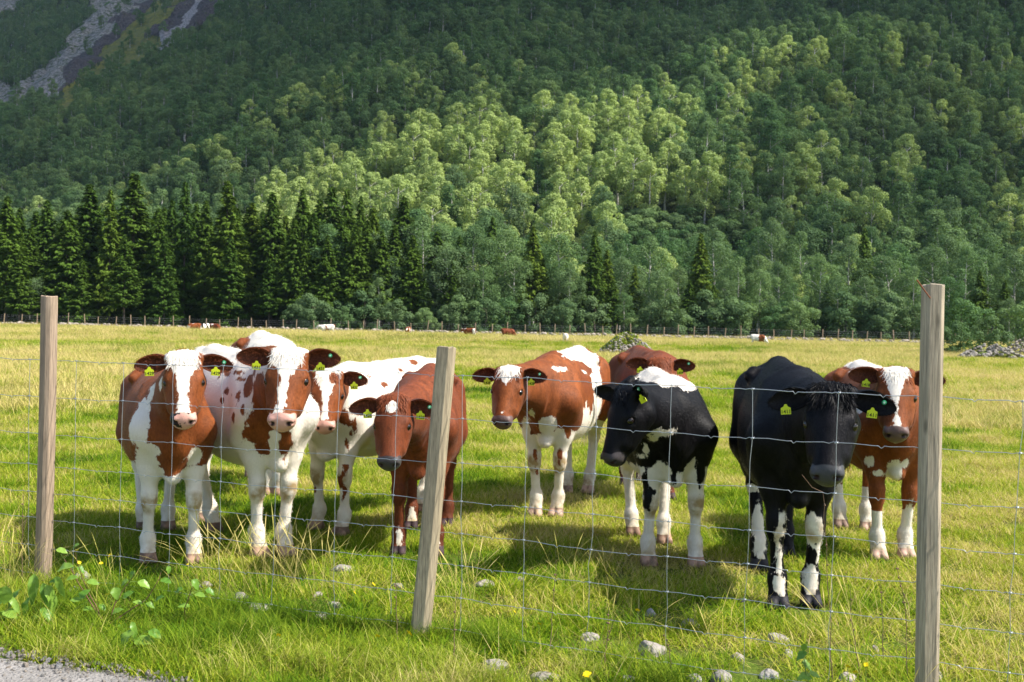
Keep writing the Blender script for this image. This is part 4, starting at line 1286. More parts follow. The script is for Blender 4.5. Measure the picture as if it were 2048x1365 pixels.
def tree_px(kind, px, top, y, i=None, slim=1.0, base=None, **kw):
    """a tree at the distance y whose top shows at the photo height top"""
    global ntree
    i = TR.randrange(len(NEAR[kind])) if i is None else i
    P = at_y(px, top, y); z0 = max(0.0, float(hill_z(P[0], y))) - 0.05
    Ht = HH[kind][i % len(HH[kind])]
    put_tree(kind, i, P[0], y, z0, (P[2] - z0) / Ht / (0.97 if kind != 'spruce' else 1.0), TR.uniform(0, 6.28), slim, **kw)
    ntree += 1
# the spruces that stand out, read off the photograph: column, top, distance, slimness
for px, top, y, sl_ in ((15, 392, 141, 1), (-60, 400, 142, 1), (60, 455, 146, 1.1), (95, 400, 150, .9), (135, 420, 143, 1), (180, 368, 149, 1.15), (221, 378, 143, .8), (268, 345, 147, 1.15), (318, 415, 143, 1),
                        (345, 400, 152, 1), (371, 362, 146, .8), (412, 400, 151, 1), (456, 360, 144, .95), (505, 405, 149, 1), (545, 384, 147, .85), (572, 430, 152, 1), (606, 378, 143, .85),
                        (640, 398, 151, 1), (664, 372, 148, .8), (694, 376, 151, .8), (722, 392, 154, .8), (748, 415, 146, .8), (808, 393, 147, .95), (875, 462, 144, .9), (920, 470, 141, .9), (985, 432, 160, .8), (1067, 452, 141, 1.0),
                        (1085, 505, 144, .9), (1190, 462, 140, 1.05), (1226, 560, 138, 1.1), (1402, 466, 141, 1.0), (1270, 530, 142, .9), (540, 520, 138, 1.1), (610, 480, 138.5, 1.1), (700, 560, 138, 1.2), (250, 470, 138, 1), (165, 520, 138, 1.1),
                        (40, 500, 138, 1), (330, 470, 139, 1), (460, 470, 139, 1), (850, 560, 138, 1.0), (1040, 580, 137, 1.0), (1730, 455, 150, .7), (1850, 600, 140, .9), (1960, 540, 143, .9), (2010, 560, 141, 1), (-120, 380, 145, 1), (-180, 410, 143, 1), (2150, 500, 145, 1), (1610, 600, 140, 0.9), (1130, 560, 139, 0.9)):
    tree_px('spruce', px, top, y, slim=sl_ * TR.uniform(0.85, 1.3))
for px, top, y in ((590, 440, 139), (628, 425, 141), (655, 470, 138), (685, 440, 140), (712, 450, 139), (735, 440, 141), (765, 460, 140), (790, 450, 143), (826, 470, 140), (905, 520, 138), (955, 560, 138), (1165, 540, 140), (1215, 500, 142), (1380, 560, 138), (1428, 570, 139), (1655, 560, 141), (1905, 590, 140)):
    tree_px('spruce', px, top, y, slim=1.05)
for k in range(34):      # a second, darker row behind the open trunks on the left
    tree_px('spruce', -150 + k * 27 + TR.uniform(-9, 9), TR.uniform(400, 450), TR.uniform(153, 166), slim=TR.uniform(.8, 1.05))
for px, top, y in ( (650, 455, 141), (770, 470, 145), (850, 440, 146), (900, 500, 139), (950, 460, 143), (965, 540, 138),
                   (1010, 470, 145), (1030, 520, 139), (1120, 480, 143), (1140, 540, 138), (1240, 520, 146), (1300, 545, 142), (1330, 560, 139), (1360, 540, 145), (1300, 480, 152), (1450, 560, 142), (1480, 520, 145),
                   (1520, 545, 140), (1560, 530, 146), (1590, 570, 139), (1545, 600, 138), (1640, 520, 144), (1680, 560, 140), (1700, 500, 149), (1745, 560, 141), (1770, 590, 139), (1790, 520, 146), (1830, 540, 142), (1870, 500, 148),
                   (1900, 560, 140), (1930, 500, 145), (1980, 480, 150), (2030, 510, 144), (2080, 540, 141), (2130, 500, 146), (2180, 520, 142), (2020, 600, 138), (760, 560, 138),
                   (1250, 590, 138), (1420, 600, 138), (780, 520, 141), (60, 560, 140), (-80, 480, 140)):
    tree_px('birch', px, top, y)
for k in range(46):      # bushes along the far fence
    px = TR.uniform(560, 1840)
    tree_px('bush', px, TR.uniform(590, 638), TR.uniform(133, 138))
for px, top, y, nm in ((1925, 604, 72, 0), (1985, 642, 66, 1), (1905, 650, 70, 1), (2060, 605, 74, 0)):
    tree_px('bush', px, top, y, nm, label={1925: 'large leafy bush right behind the tall right post', 1985: 'small bush in front of the heap of stones at the right edge', 1905: 'low bush close beside the tall right post, left of a bigger one',
            2060: 'large bush at the right edge of the view beyond the stones'}[px], group='bushes at the right by the stone heap')
# lower hillside: single trees on the slope, nearest first
def hill_points(y0_, y1_, spacing, seed):
    r = np.random.default_rng(seed); pts = []
    y = y0_
    while y < y1_:
        sp_ = spacing(y)
        xs = np.arange(-0.50 * y - 15, 0.50 * y + 15, sp_)
        pts.append(np.stack([xs + r.normal(size=len(xs)) * sp_ * 0.28, np.full(len(xs), y) + r.normal(size=len(xs)) * sp_ * 0.30], 1))
        y += sp_ * 0.95
    return np.concatenate(pts)
pts = hill_points(168, 1250, lambda y: 5.5 + (y - 168) * 0.0010, 3)
y0x = 170 + np.clip((-pts[:, 0] - 15) / 235, 0, 1.5) * 172
z = hill_z(pts[:, 0], pts[:, 1])
P3 = np.concatenate([pts, z[:, None]], 1)
rmk = rock_mask(P3 + np.array([0, 0, 6.0]))
rmk2 = rock_mask(P3)
for k_ in rmk: rmk[k_] = rmk[k_] | rmk2[k_]
bad = np.zeros(len(P3), bool)
rg = np.random.default_rng(8)
for k, m in rmk.items():
    if k != 'moss': bad |= m & (rg.uniform(size=len(m)) < 0.93)
    else: bad |= m & (rg.uniform(size=len(m)) < 0.86)
px, py, dep = project(P3 + np.array([0, 0, 9.0]))
keep = ~bad & (py > -70) & (px > -160) & (px < 2210) & (pts[:, 1] > 168)
# drop what stands on the flat far behind the tree row on the left
clr = inpoly(px, py + 60, [(1235, 560), (1250, 440), (1330, 425), (1420, 440), (1520, 470), (1520, 560)]) & (pts[:, 1] < 240)
clear_pts = P3[clr & keep]
keep &= ~clr
keep &= ~((pts[:, 1] < y0x - 40) & (pts[:, 0] < -40) & (pts[:, 1] > 190))
P3 = P3[keep]; pxk = px[keep]; pyk = py[keep]
dist = np.linalg.norm(P3, axis=1)
order = np.argsort(dist)
NIND = 262 - ntree
def kind_of(x, y, rr):
    q = float(fbm(np.array([[x, y, 0.0]]), 1 / 45.0, 77, 2)[0])
    if rr < 0.20 + 0.4 * max(0, q) + (0.65 if -50 < x < 35 and 185 < y < 262 else 0) and y < 330: return 'pale'  # more pale trees in the sunlit band, its brightness put into leaf colour
    return 'birch'
BR = np.random.default_rng(15)
for n_, i in enumerate(order[:NIND]):
    x, y, zz = P3[i]
    kd = kind_of(x, y, BR.uniform())
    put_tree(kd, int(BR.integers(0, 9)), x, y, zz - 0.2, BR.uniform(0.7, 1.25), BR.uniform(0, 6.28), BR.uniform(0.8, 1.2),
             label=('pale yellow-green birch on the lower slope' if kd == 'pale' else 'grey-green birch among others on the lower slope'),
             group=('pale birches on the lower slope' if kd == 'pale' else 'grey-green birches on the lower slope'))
rest = order[NIND:]
CB = np.random.default_rng(19)
for q in clear_pts:
    for k in range(4):
        x, y = q[0] + CB.normal() * 2.5, q[1] + CB.normal() * 2.5
        put_tree('bush', int(CB.integers(0, 2)), x, y, float(hill_z(x, y)) - .2, CB.uniform(.9, 1.5), CB.uniform(0, 6.28), 1.2, label='low bright green bush in the clearing on the lower slope right of centre', group='bushes in the clearing on the slope')
FAR = []
def far_mesh(built, ml):
    (tv, tf), (lv, lf) = built
    V = np.concatenate([tv, lv]); 
    return mesh_np('far_tree', V, [tf, lf + len(tv)], False, [M_BIRCHBARK, ml], np.concatenate([np.zeros(len(tf), int), np.ones(len(lf), int)]))
FAR = [proto('tree', 0, far_mesh(broadleaf(31, 12, 3.5, 8500, 0.15, 0.5, 0.25, 34), M_LEAF)),
       proto('tree', 1, far_mesh(broadleaf(32, 13, 3.2, 8500, 0.15, 0.6, 0.30, 34), M_LEAF)),
       proto('tree', 2, far_mesh(broadleaf(33, 11, 3.8, 8500, 0.15, 0.4, 0.2, 36), M_LEAF)),
       proto('tree', 3, far_mesh(broadleaf(34, 12, 3.5, 8500, 0.15, 0.5, 0.22, 30), M_LEAF_GREY)),
       proto('tree', 4, far_mesh(broadleaf(35, 10, 3.4, 8500, 0.15, 0.3, 0.15, 26), M_LEAF)),
       proto('tree', 5, far_mesh(broadleaf(36, 12, 3.2, 8500, 0.15, 0.5, 0.28, 30), M_LEAF_PALE_LIT))]
fc = hidden_collection('far_trees', FAR)
nrest = len(rest)
pidr = BR.integers(0, 5, nrest)
qv = fbm(P3[rest] * np.array([1, 1, 0]), 1 / 45.0, 77, 2)
Pr_ = P3[rest]
yel = (BR.uniform(size=nrest) < 0.10 + 0.5 * np.clip(qv, 0, 1) + 0.7 * ((Pr_[:, 0] > -58) & (Pr_[:, 0] < 38) & (Pr_[:, 1] > 195) & (Pr_[:, 1] < 265))) & (P3[rest][:, 1] < 330)  # extra pale crowns inside the sunlit band brighten it by leaf colour
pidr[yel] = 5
up_ = np.clip((P3[rest][:, 1] - 300) / 400, 0, 1)
scs = BR.uniform(0.62, 1.28, nrest) * (1 - 0.20 * up_)
rots = np.stack([BR.normal(size=nrest) * 0.04, BR.normal(size=nrest) * 0.04, BR.uniform(0, 6.28, nrest)], 1)
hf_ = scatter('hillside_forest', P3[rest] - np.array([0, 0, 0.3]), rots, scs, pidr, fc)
tag(hf_, 'dense broadleaf forest covering the upper hillside', kind='stuff')
print('trees', ntree, NIND, nrest)
# stones in the grass: photo column, row, width, height, flatness, label
STN = [
    (685, 1134, 56, 14, 0.35, 'flat pale stone in the grass below the freckled cow'), (794, 1171, 30, 9, .35, 'small flat stone just left of the leaning post'),
    (970, 1166, 44, 8, .3, 'thin flat slab in the grass right of the leaning post'), (480, 1192, 36, 10, .4, 'small grey stone below the white cow with brown neck'),
    (522, 1214, 56, 12, .35, 'flat grey stone at the fence foot between two stays, left of the leaning post'), (412, 1168, 30, 10, .5, 'small dark-edged stone in front of the leftmost cow'),
    (168, 1152, 40, 22, .7, 'white stone beside the foot of the left post'), (145, 1180, 34, 12, .5, 'pale stone under the sapling leaves next to the left post'),
    (670, 1209, 34, 8, .4, 'small white stone below the flat pale one, left of the leaning post'), (1040, 1160, 26, 8, .4, 'small mossy stone in the shadow right of centre'),
    (1302, 1298, 64, 34, .65, 'big angular stone in the grass right of centre'), (1380, 1247, 40, 16, .6, 'smooth light oval stone in front of the black-and-white cow'),
    (1555, 1274, 50, 12, .4, 'flat stone in the grass in front of the black cow'), (1475, 1313, 34, 16, .5, 'grey stone between two bigger ones near the bottom right'),
    (1440, 1353, 58, 28, .75, 'white rounded boulder at the bottom edge right of centre'), (990, 1328, 62, 18, .5, 'white stone half sunk in the grass near the bottom, left of the others'),
    (1092, 1351, 66, 20, .5, 'broad pale stone at the bottom edge below the middle'), (1388, 1356, 34, 16, .6, 'brownish stone touching the white boulder at the bottom edge'),
    (1748, 1298, 18, 16, .8, 'small round grey stone left of the right post'), (1255, 1355, 36, 14, .5, 'flat grey stone at the very bottom edge, centre right'),
    (1694, 1356, 44, 12, .5, 'flat stone at the bottom edge left of the right post'), (1300, 1225, 32, 10, .4, 'small tan stone near the fence right of centre'),
    (1575, 1308, 24, 10, .5, 'tiny pale stone below the black cow'), (1540, 1348, 50, 12, .4, 'pale slab at the bottom edge left of the weed stalk'),
    (635, 1190, 24, 10, .5, 'little grey stone among tall stems left of the leaning post'), (1875, 1352, 24, 14, .6, 'small stone right of the foot of the right post'),
    (640, 1233, 30, 8, .4, 'dull stone in the longer grass left of the leaning post'), (1180, 1273, 40, 8, .35, 'thin brownish slab left of the big angular stone')]
STONE_PX = [q[:4] for q in STN]
# ================================================================== far fence, wall, mounds
def wood_material(name, a, b, grain=1.0):
    t = NT(name); oc = t.obj()
    q = t.mapping(oc, (14, 14, 1.3))
    n = t.noise(q, 1.6 * grain, 4, 0.6, 1.2); f = t.noise(t.mapping(oc, (90, 90, 4)), 1.5, 3, 0.7); l = t.noise(oc, 2.2, 3)
    c = t.mix(t.mapr(n, 0.3, 0.7), a, b)
    c = t.mix(0.8, c, t.ramp(f, [(0.3, 0.42), (0.6, 1.12)]), 'MULTIPLY')
    kn = t.n('TexVoronoi', Vector=t.mapping(oc, (9, 9, 3.2)), Scale=1.0, Randomness=1.0)
    c = t.mix(t.mapr(kn.outputs[0], 0.13, 0.05), c, tuple(x * 0.35 for x in a))
    c = t.mix(t.mapr(l, 0.55, 0.8), c, tuple(x * 0.62 for x in a))
    return t.done(t.bsdf(c, 0.85, 0.12, t.bump(t.math('ADD', f, n), 0.5, 0.004)))
M_FARPOST = wood_material('far_post_wood', (0.42, 0.31, 0.20), (0.30, 0.23, 0.15))
M_STONE_T = NT('grey_stone')
def stone_material():
    t = M_STONE_T; oc = t.obj(); oi = t.n('ObjectInfo')
    n = t.noise(oc, 7, 5, 0.65); l = t.noise(oc, 22, 3, 0.7)
    c = t.mix(t.mapr(n, 0.3, 0.7), (0.20, 0.195, 0.185), (0.42, 0.41, 0.39))
    c = t.mix(t.mapr(oi.outputs['Random'], 0, 1), c, t.mix(1.0, c, (1.15, 1.0, 0.85), 'MULTIPLY'))
    c = t.mix(t.mapr(l, 0.6, 0.7), c, (0.07, 0.075, 0.05))
    return t.done(t.bsdf(c, 0.85, 0.2, t.bump(t.math('ADD', n, l), 0.7, 0.02)))
M_STONE = stone_material()
def rock_shape(seed, sub=2, flat=1.0, rough=0.25):
    import bmesh
    bm = bmesh.new(); bmesh.ops.create_icosphere(bm, subdivisions=sub, radius=1.0)
    V = np.array([v.co[:] for v in bm.verts]); F = np.array([[v.index for v in f.verts] for f in bm.faces]); bm.free()
    r = np.random.default_rng(seed)
    for k in range(7):      # planar chips make it angular
        n = r.normal(size=3); n /= np.linalg.norm(n); dd = r.uniform(0.55, 0.85)
        s = V @ n; V = V - np.clip(s - dd, 0, 1)[:, None] * n * 0.92
    V = V * (1 + rough * 0.5 * fbm(V, 1.7, seed, 2))[:, None] * np.array([1, 0.75, flat])
    return V, F
ROCKM = [rock_shape(s, 1, 0.7) for s in range(6)]
def heap(name, C, S, mat, seed):
    """many stones joined into one mesh"""
    r = np.random.default_rng(seed); parts = []
    for c_, s_ in zip(C, S):
        V, F = ROCKM[int(r.integers(0, 6))]
        a = r.uniform(0, 6.28); M = np.array(Euler((r.uniform(-.4, .4), r.uniform(-.4, .4), a)).to_matrix())
        parts.append((V @ M.T * s_ * r.uniform(0.8, 1.2, 3) + c_, F))
    v, f = join(parts)
    return mesh_np(name, v, f, False, [mat])
def farline(px):       # the boundary of the pasture: photo column -> point on the ground
    px = np.asarray(px, float)
    py = 652.5 + px / 2048 * 38
    y = np.interp(px, [-300, 0, 700, 1200, 1500, 2048, 2400], [128, 128, 127, 120, 118, 116, 116])
    P = np.array([at_y(a, b, c) for a, b, c in zip(np.atleast_1d(px), np.atleast_1d(py), np.atleast_1d(y))])
    P[:, 2] = field_z(P[:, 0], P[:, 1])
    return P
rr = np.random.default_rng(4)
wall = empty('stone_wall', (0, 124, 0)); tag(wall, 'low tumbled dry stone wall along the far edge of the pasture', 'stone wall')
n = 1500; pp = rr.uniform(-120, 1900, n); P = farline(pp); P[:, 1] += rr.normal(size=n) * 0.5; P[:, 2] += rr.uniform(0, 0.40, n)
wm = heap('stones', P - np.array([0, 124, 0]), rr.uniform(0.10, 0.30, n), M_STONE, 5)
tag(link('stones', wm, wall), kind='stuff')
ff_ = empty('wire_fence', (0, 126, 0)); tag(ff_, 'distant wire fence on thin wooden posts in front of the wood', 'fence')
cols = list(np.cumsum(rr.uniform(26, 37, 76)) - 160)
pts_f = farline(cols) + np.array([0, 2.0, 0])
pm = [mesh_np('post', *tube([(0, 0, -0.2), (0.0, 0, 0.7), (0.0, 0, 1.42)], [0.062, 0.058, 0.055], 6), True, [M_FARPOST])]
for q in pts_f:
    o = link('post', pm[0], ff_); o.location = tuple(q - np.array([0, 126, 0])); o.rotation_euler = (rr.normal() * .03, rr.normal() * .05, rr.uniform(0, 6)); o.scale = (1, 1, rr.uniform(.85, 1.15))
M_FWIRE = plain('far_wire', (0.25, 0.25, 0.25), 0.5, 0.4)
for zz in (0.25, 0.5, 0.75, 1.0, 1.2):
    v, f = tube(pts_f - np.array([0, 126, -zz]), [0.006] * len(pts_f), 3)
    link('wire', mesh_np('wire', v, f, True, [M_FWIRE]), ff_)

def grass_mat(name, stops, patchscale=0.8, trans=0.35):
    t = NT(name); oi = t.n('ObjectInfo'); oc = t.obj()
    pn = t.noise(oi.outputs['Location'], patchscale, 3); p2 = t.noise(oi.outputs['Location'], 0.09, 2)
    fac = t.math('ADD', t.math('MULTIPLY', oi.outputs['Random'], 0.34), t.math('MULTIPLY', t.math('SUBTRACT', t.math('ADD', pn, t.math('MULTIPLY', p2, 0.9)), 0.74), 2.4), clamp=True)
    fac = t.math('ADD', fac, t.math('MULTIPLY', t.math('SUBTRACT', t.attr('bl'), 0.5), 0.55), clamp=True)
    c = t.ramp(fac, stops)
    b = t.bsdf(c, 0.65, 0.06)
    tr = t.n('BsdfTranslucent'); t.set(tr.inputs[0], c)
    mx = t.n('MixShader'); mx.inputs[0].default_value = trans
    t.t.links.new(b.outputs[0], mx.inputs[1]); t.t.links.new(tr.outputs[0], mx.inputs[2])
    return t.done(mx)
M_GRASS = grass_mat('meadow_grass', [(0.0, (0.040, 0.100, 0.006)), (0.2, (0.095, 0.200, 0.008)), (0.45, (0.195, 0.305, 0.012)), (0.70, (0.34, 0.39, 0.024)), (0.87, (0.48, 0.44, 0.08)), (1.0, (0.56, 0.46, 0.18))])
M_GRASS_LONG = grass_mat('verge_grass', [(0.0, (0.08, 0.165, 0.010)), (0.4, (0.18, 0.275, 0.016)), (0.7, (0.32, 0.37, 0.035)), (1.0, (0.52, 0.45, 0.17))])
M_STRAW = grass_mat('straw', [(0.0, (0.36, 0.35, 0.075)), (0.4, (0.52, 0.44, 0.13)), (1.0, (0.64, 0.52, 0.22))], trans=0.25)

def blades(n, radius, h0, h1, w, bend, r, segs=3, lie=0.0, seed_head=False):
    V = []; F = []; A = []
    for k in range(n):
        a = r.uniform(0, 6.28); d = radius * math.sqrt(r.uniform()); x, y = d * math.cos(a), d * math.sin(a)
        L = r.uniform(h0, h1); th = r.uniform(0, 6.28); b = bend * r.uniform(0.3, 1.5); el = 1.45 - r.uniform(0, 0.5) - lie * r.uniform(0.3, 1)
        p = np.array([x, y, -0.005]); sd = np.array([-math.sin(th + 1.2 * r.normal() * 0.3), math.cos(th), 0]); base = len(V); bl = r.uniform()
        for s in range(segs + 1):
            ww = w * (1 - (s / segs) ** 1.6) * r.uniform(0.9, 1.1) if not seed_head else w * (0.6 if s < segs - 1 else (2.6 if s == segs - 1 else 0.5))
            V += [p - sd * ww, p + sd * ww]; A += [bl, bl]
            e = el - b * (s / segs) ** 1.3
            p = p + np.array([math.cos(th) * math.cos(e), math.sin(th) * math.cos(e), math.sin(e)]) * (L / segs)
        for s in range(segs): F.append((base + 2 * s, base + 2 * s + 1, base + 2 * s + 3, base + 2 * s + 2))
    return np.array(V), np.array(F), np.array(A)
def blade_proto(nm, i, mat, args_list, seed):
    r = np.random.default_rng(seed); Vs = []; Fs = []; As = []; n_ = 0
    for a in args_list:
        v, f, aa = blades(*a[:6], r, **(a[6] if len(a) > 6 else {}))
        Vs.append(v); Fs.append(f + n_); As.append(aa); n_ += len(v)
    me = mesh_np(nm, np.concatenate(Vs), np.concatenate(Fs), True, [mat]); attr(me, 'bl', np.concatenate(As))
    return proto(nm, i, me)
# prototypes: 0-2 grazed sward, 3 tussock, 4 long verge grass, 5 tall green stems, 6 straw stems, 7 laid straw, 8-9 coarse far clumps, 10 far straw
GP = [blade_proto('g', 0, M_GRASS, [(80, 0.13, 0.03, 0.085, 0.0022, 1.3, dict(lie=0.5))], 1),
      blade_proto('g', 1, M_GRASS, [(75, 0.13, 0.03, 0.11, 0.0024, 1.5, dict(lie=0.8))], 2),
      blade_proto('g', 2, M_GRASS, [(70, 0.14, 0.04, 0.10, 0.0022, 1.0, dict(lie=0.4)), (6, 0.1, 0.10, 0.2, 0.0016, 1.6, dict(lie=0.7))], 3),
      blade_proto('g', 3, M_GRASS, [(90, 0.10, 0.10, 0.24, 0.0024, 1.5, dict(lie=0.5, segs=4))], 4),
      blade_proto('g', 4, M_GRASS_LONG, [(90, 0.12, 0.07, 0.21, 0.0021, 1.3, dict(lie=0.4, segs=4))], 5),
      blade_proto('g', 5, M_GRASS_LONG, [(18, 0.12, 0.18, 0.36, 0.0019, 0.9, dict(lie=0.25, segs=5))], 6),
      blade_proto('g', 6, M_STRAW, [(7, 0.12, 0.26, 0.50, 0.00085, 0.5, dict(lie=0.35, segs=6, seed_head=True))], 7),
      blade_proto('g', 7, M_STRAW, [(18, 0.16, 0.10, 0.28, 0.0011, 0.6, dict(lie=1.2, segs=3))], 8),
      blade_proto('g', 8, M_GRASS, [(90, 0.24, 0.06, 0.16, 0.0050, 1.3, dict(lie=0.6))], 9),
      blade_proto('g', 9, M_GRASS, [(80, 0.24, 0.08, 0.24, 0.0050, 1.2, dict(lie=0.6))], 10),
      blade_proto('g', 10, M_STRAW, [(36, 0.28, 0.16, 0.48, 0.0050, 0.8, dict(lie=0.5, segs=3))], 11)]
gc = hidden_collection('grass_clumps', GP)
FP = [ground_pt(85, 1166), ground_pt(838, 1272), ground_pt(1850, 1425)]
def fence_y(x):
    x = np.asarray(x, float); a, b, c_ = FP
    s1 = (b[1] - a[1]) / (b[0] - a[0]); s2 = (c_[1] - b[1]) / (c_[0] - b[0])
    return np.where(x < b[0], a[1] + (x - a[0]) * s1, b[1] + (x - b[0]) * s2)
GR = np.random.default_rng(77)
def band(y0, y1, dens, wid=0.5, margin=0.8):
    ys_ = GR.uniform(y0, y1, int((y1 - y0) * 2 * (wid * (y0 + y1) / 2 + margin) * dens * 1.25))
    xs_ = GR.uniform(-1, 1, len(ys_)) * (wid * y1 + margin)
    m = np.abs(xs_) < wid * ys_ + margin
    return np.stack([xs_[m], ys_[m]], 1)
allP, allR, allS, allI = [], [], [], []
def add_pts(P2, pid, s0, s1):
    z_ = field_z(P2[:, 0], P2[:, 1]); n_ = len(P2)
    allP.append(np.stack([P2[:, 0], P2[:, 1], z_], 1)); allR.append(np.stack([GR.normal(size=n_) * .08, GR.normal(size=n_) * .08, GR.uniform(0, 6.28, n_)], 1))
    allS.append(GR.uniform(s0, s1, n_)); allI.append(np.full(n_, pid) if np.isscalar(pid) else pid)
def nz(P2, sc, seed): return fbm(np.concatenate([P2, np.zeros((len(P2), 1))], 1), sc, seed, 2)
offroad = lambda P2: P2[:, 1] > road_edge_y(P2[:, 0]) + 0.03 + 0.05 * GR.uniform(size=len(P2))
# near sward
for y0, y1, d_, a, b in ((2.6, 9, 105, .8, 1.25), (9, 15, 62, .9, 1.4), (15, 26, 34, 1.1, 1.8)):
    P2 = band(y0, y1, d_); P2 = P2[offroad(P2)]; add_pts(P2, GR.integers(0, 3, len(P2)), a, b)
for y0, y1, d_, a, b in ((24, 45, 11, .9, 1.5), (42, 75, 5.0, 1.2, 2.0), (72, 135, 2.2, 1.6, 2.6)):
    P2 = band(y0, y1, d_); add_pts(P2, GR.integers(8, 10, len(P2)), a, b)
# tussocks and laid straw in the pasture
P2 = band(5.5, 22, 8); m = nz(P2, 0.8, 5) > 0.10; add_pts(P2[m], 3, .6, 1.3)
P2 = band(20, 60, 3); m = nz(P2, 0.4, 5) > 0.12; add_pts(P2[m], 3, 1.2, 2.4)
P2 = band(4.3, 22, 28); m = (nz(P2, 1.3, 9) > 0.0) & (P2[:, 1] > fence_y(P2[:, 0]) - .3); add_pts(P2[m], 7, .7, 1.3)
# dry stems: thick far out, sparse close by
for y0, y1, d_, thr, a, b in ((17, 45, 13, -0.04, .5, 1.05), (45, 80, 7, -0.14, .7, 1.4), (80, 132, 4, -0.35, .9, 1.7)):
    P2 = band(y0, y1, d_); m = nz(P2, 0.09, 13) > thr; add_pts(P2[m], 10, a, b)
P2 = band(9, 24, 4.0); m = nz(P2, 0.35, 17) > 0.0; add_pts(P2[m], 6, .5, .95)
# verge on the camera side of the fence
P2 = band(2.6, 7.5, 75, .5, .8); m = (P2[:, 1] < fence_y(P2[:, 0]) + 0.10) & offroad(P2) & (GR.uniform(size=len(P2)) < np.clip(0.95 - (P2[:, 0] + 0.2) * 0.55, 0.25, 1)); add_pts(P2[m], 4, .55, 1.05)
P2 = band(2.6, 7.5, 22, .5, .8); m = (P2[:, 1] < fence_y(P2[:, 0]) + 0.15) & offroad(P2) & (nz(P2, 1.1, 23) > -0.05) & (P2[:, 0] < 0.4); add_pts(P2[m], 5, .5, .9)
P2 = band(2.6, 8.0, 12, .5, .8); m = (np.abs(P2[:, 1] - fence_y(P2[:, 0])) < 0.30) & offroad(P2) & (nz(P2, 1.0, 29) > -0.1); add_pts(P2[m], 6, .6, 1.1)
P2 = band(2.6, 7.5, 8, .5, .8); m = (P2[:, 1] < fence_y(P2[:, 0]) + 0.1) & offroad(P2); add_pts(P2[m], 7, .7, 1.2)
# tall dry stems where the photograph shows them: left edge and in front of the two left cows
for (cx, cy, wpx, n_, s_) in ((28, 1170, 50, 14, 1.0), (480, 1185, 90, 12, 1.05), (590, 1175, 70, 9, 1.1), (640, 1200, 60, 6, .9), (1190, 1180, 110, 6, .8), (1730, 1290, 120, 7, .9), (930, 1240, 80, 6, .9)):
    q = np.array([ground_pt(cx + GR.normal() * wpx * .5, cy + GR.normal() * 18)[:2] for _ in range(n_)]); add_pts(q, 6, s_ * .8, s_ * 1.25)
aP, aR, aS, aI = (np.concatenate(a) for a in (allP, allR, allS, allI))
kp = np.ones(len(aP), bool)
for px, py, wpx, hpx in STONE_PX:            # keep the stones clear
    q = ground_pt(px, py + hpx * 0.2); rr_ = wpx * q[1] / FPX * 0.5
    dq = np.hypot(aP[:, 0] - q[0], (aP[:, 1] - q[1] + 0.05) * 0.8)
    kp &= ~((dq < rr_ + 0.05) & (aI != 6))
for sp_ in HERD:                              # trampled round the hooves
    for fpx in list(sp_['ff']) + list(sp_['hf']):
        q = ground_pt(*fpx); dq = np.hypot(aP[:, 0] - q[0], aP[:, 1] - q[1] + 0.05)
        aS = np.where(dq < 0.16, aS * 0.5, aS); kp &= ~((dq < 0.2) & (aI >= 3))
g_ = scatter('grass', aP[kp], aR[kp], aS[kp], aI[kp], gc)
tag(g_, 'green and straw-coloured pasture grass', kind='stuff')
print('grass', sum(len(a) for a in allP))

# ---- loose gravel along the edge of the road
RKP = [proto('r', i, mesh_np('pebble', *rock_shape(40 + i, 1, 0.6), False, [M_STONE])) for i in range(4)]
rc = hidden_collection('pebbles', RKP)
n_ = 3200; xs_ = GR.uniform(-4.5, 1.0, n_); off = np.abs(GR.normal(size=n_)) * 0.22 - 0.05
P = np.stack([xs_, road_edge_y(xs_) - off, np.full(n_, 0.014)], 1)
g2 = scatter('gravel', P, GR.uniform(-3, 3, (n_, 3)), np.clip(GR.lognormal(-4.95, 0.5, n_), 0.003, 0.025), GR.integers(0, 4, n_), rc)
tag(g2, 'loose grey gravel along the edge of the road', kind='stuff')
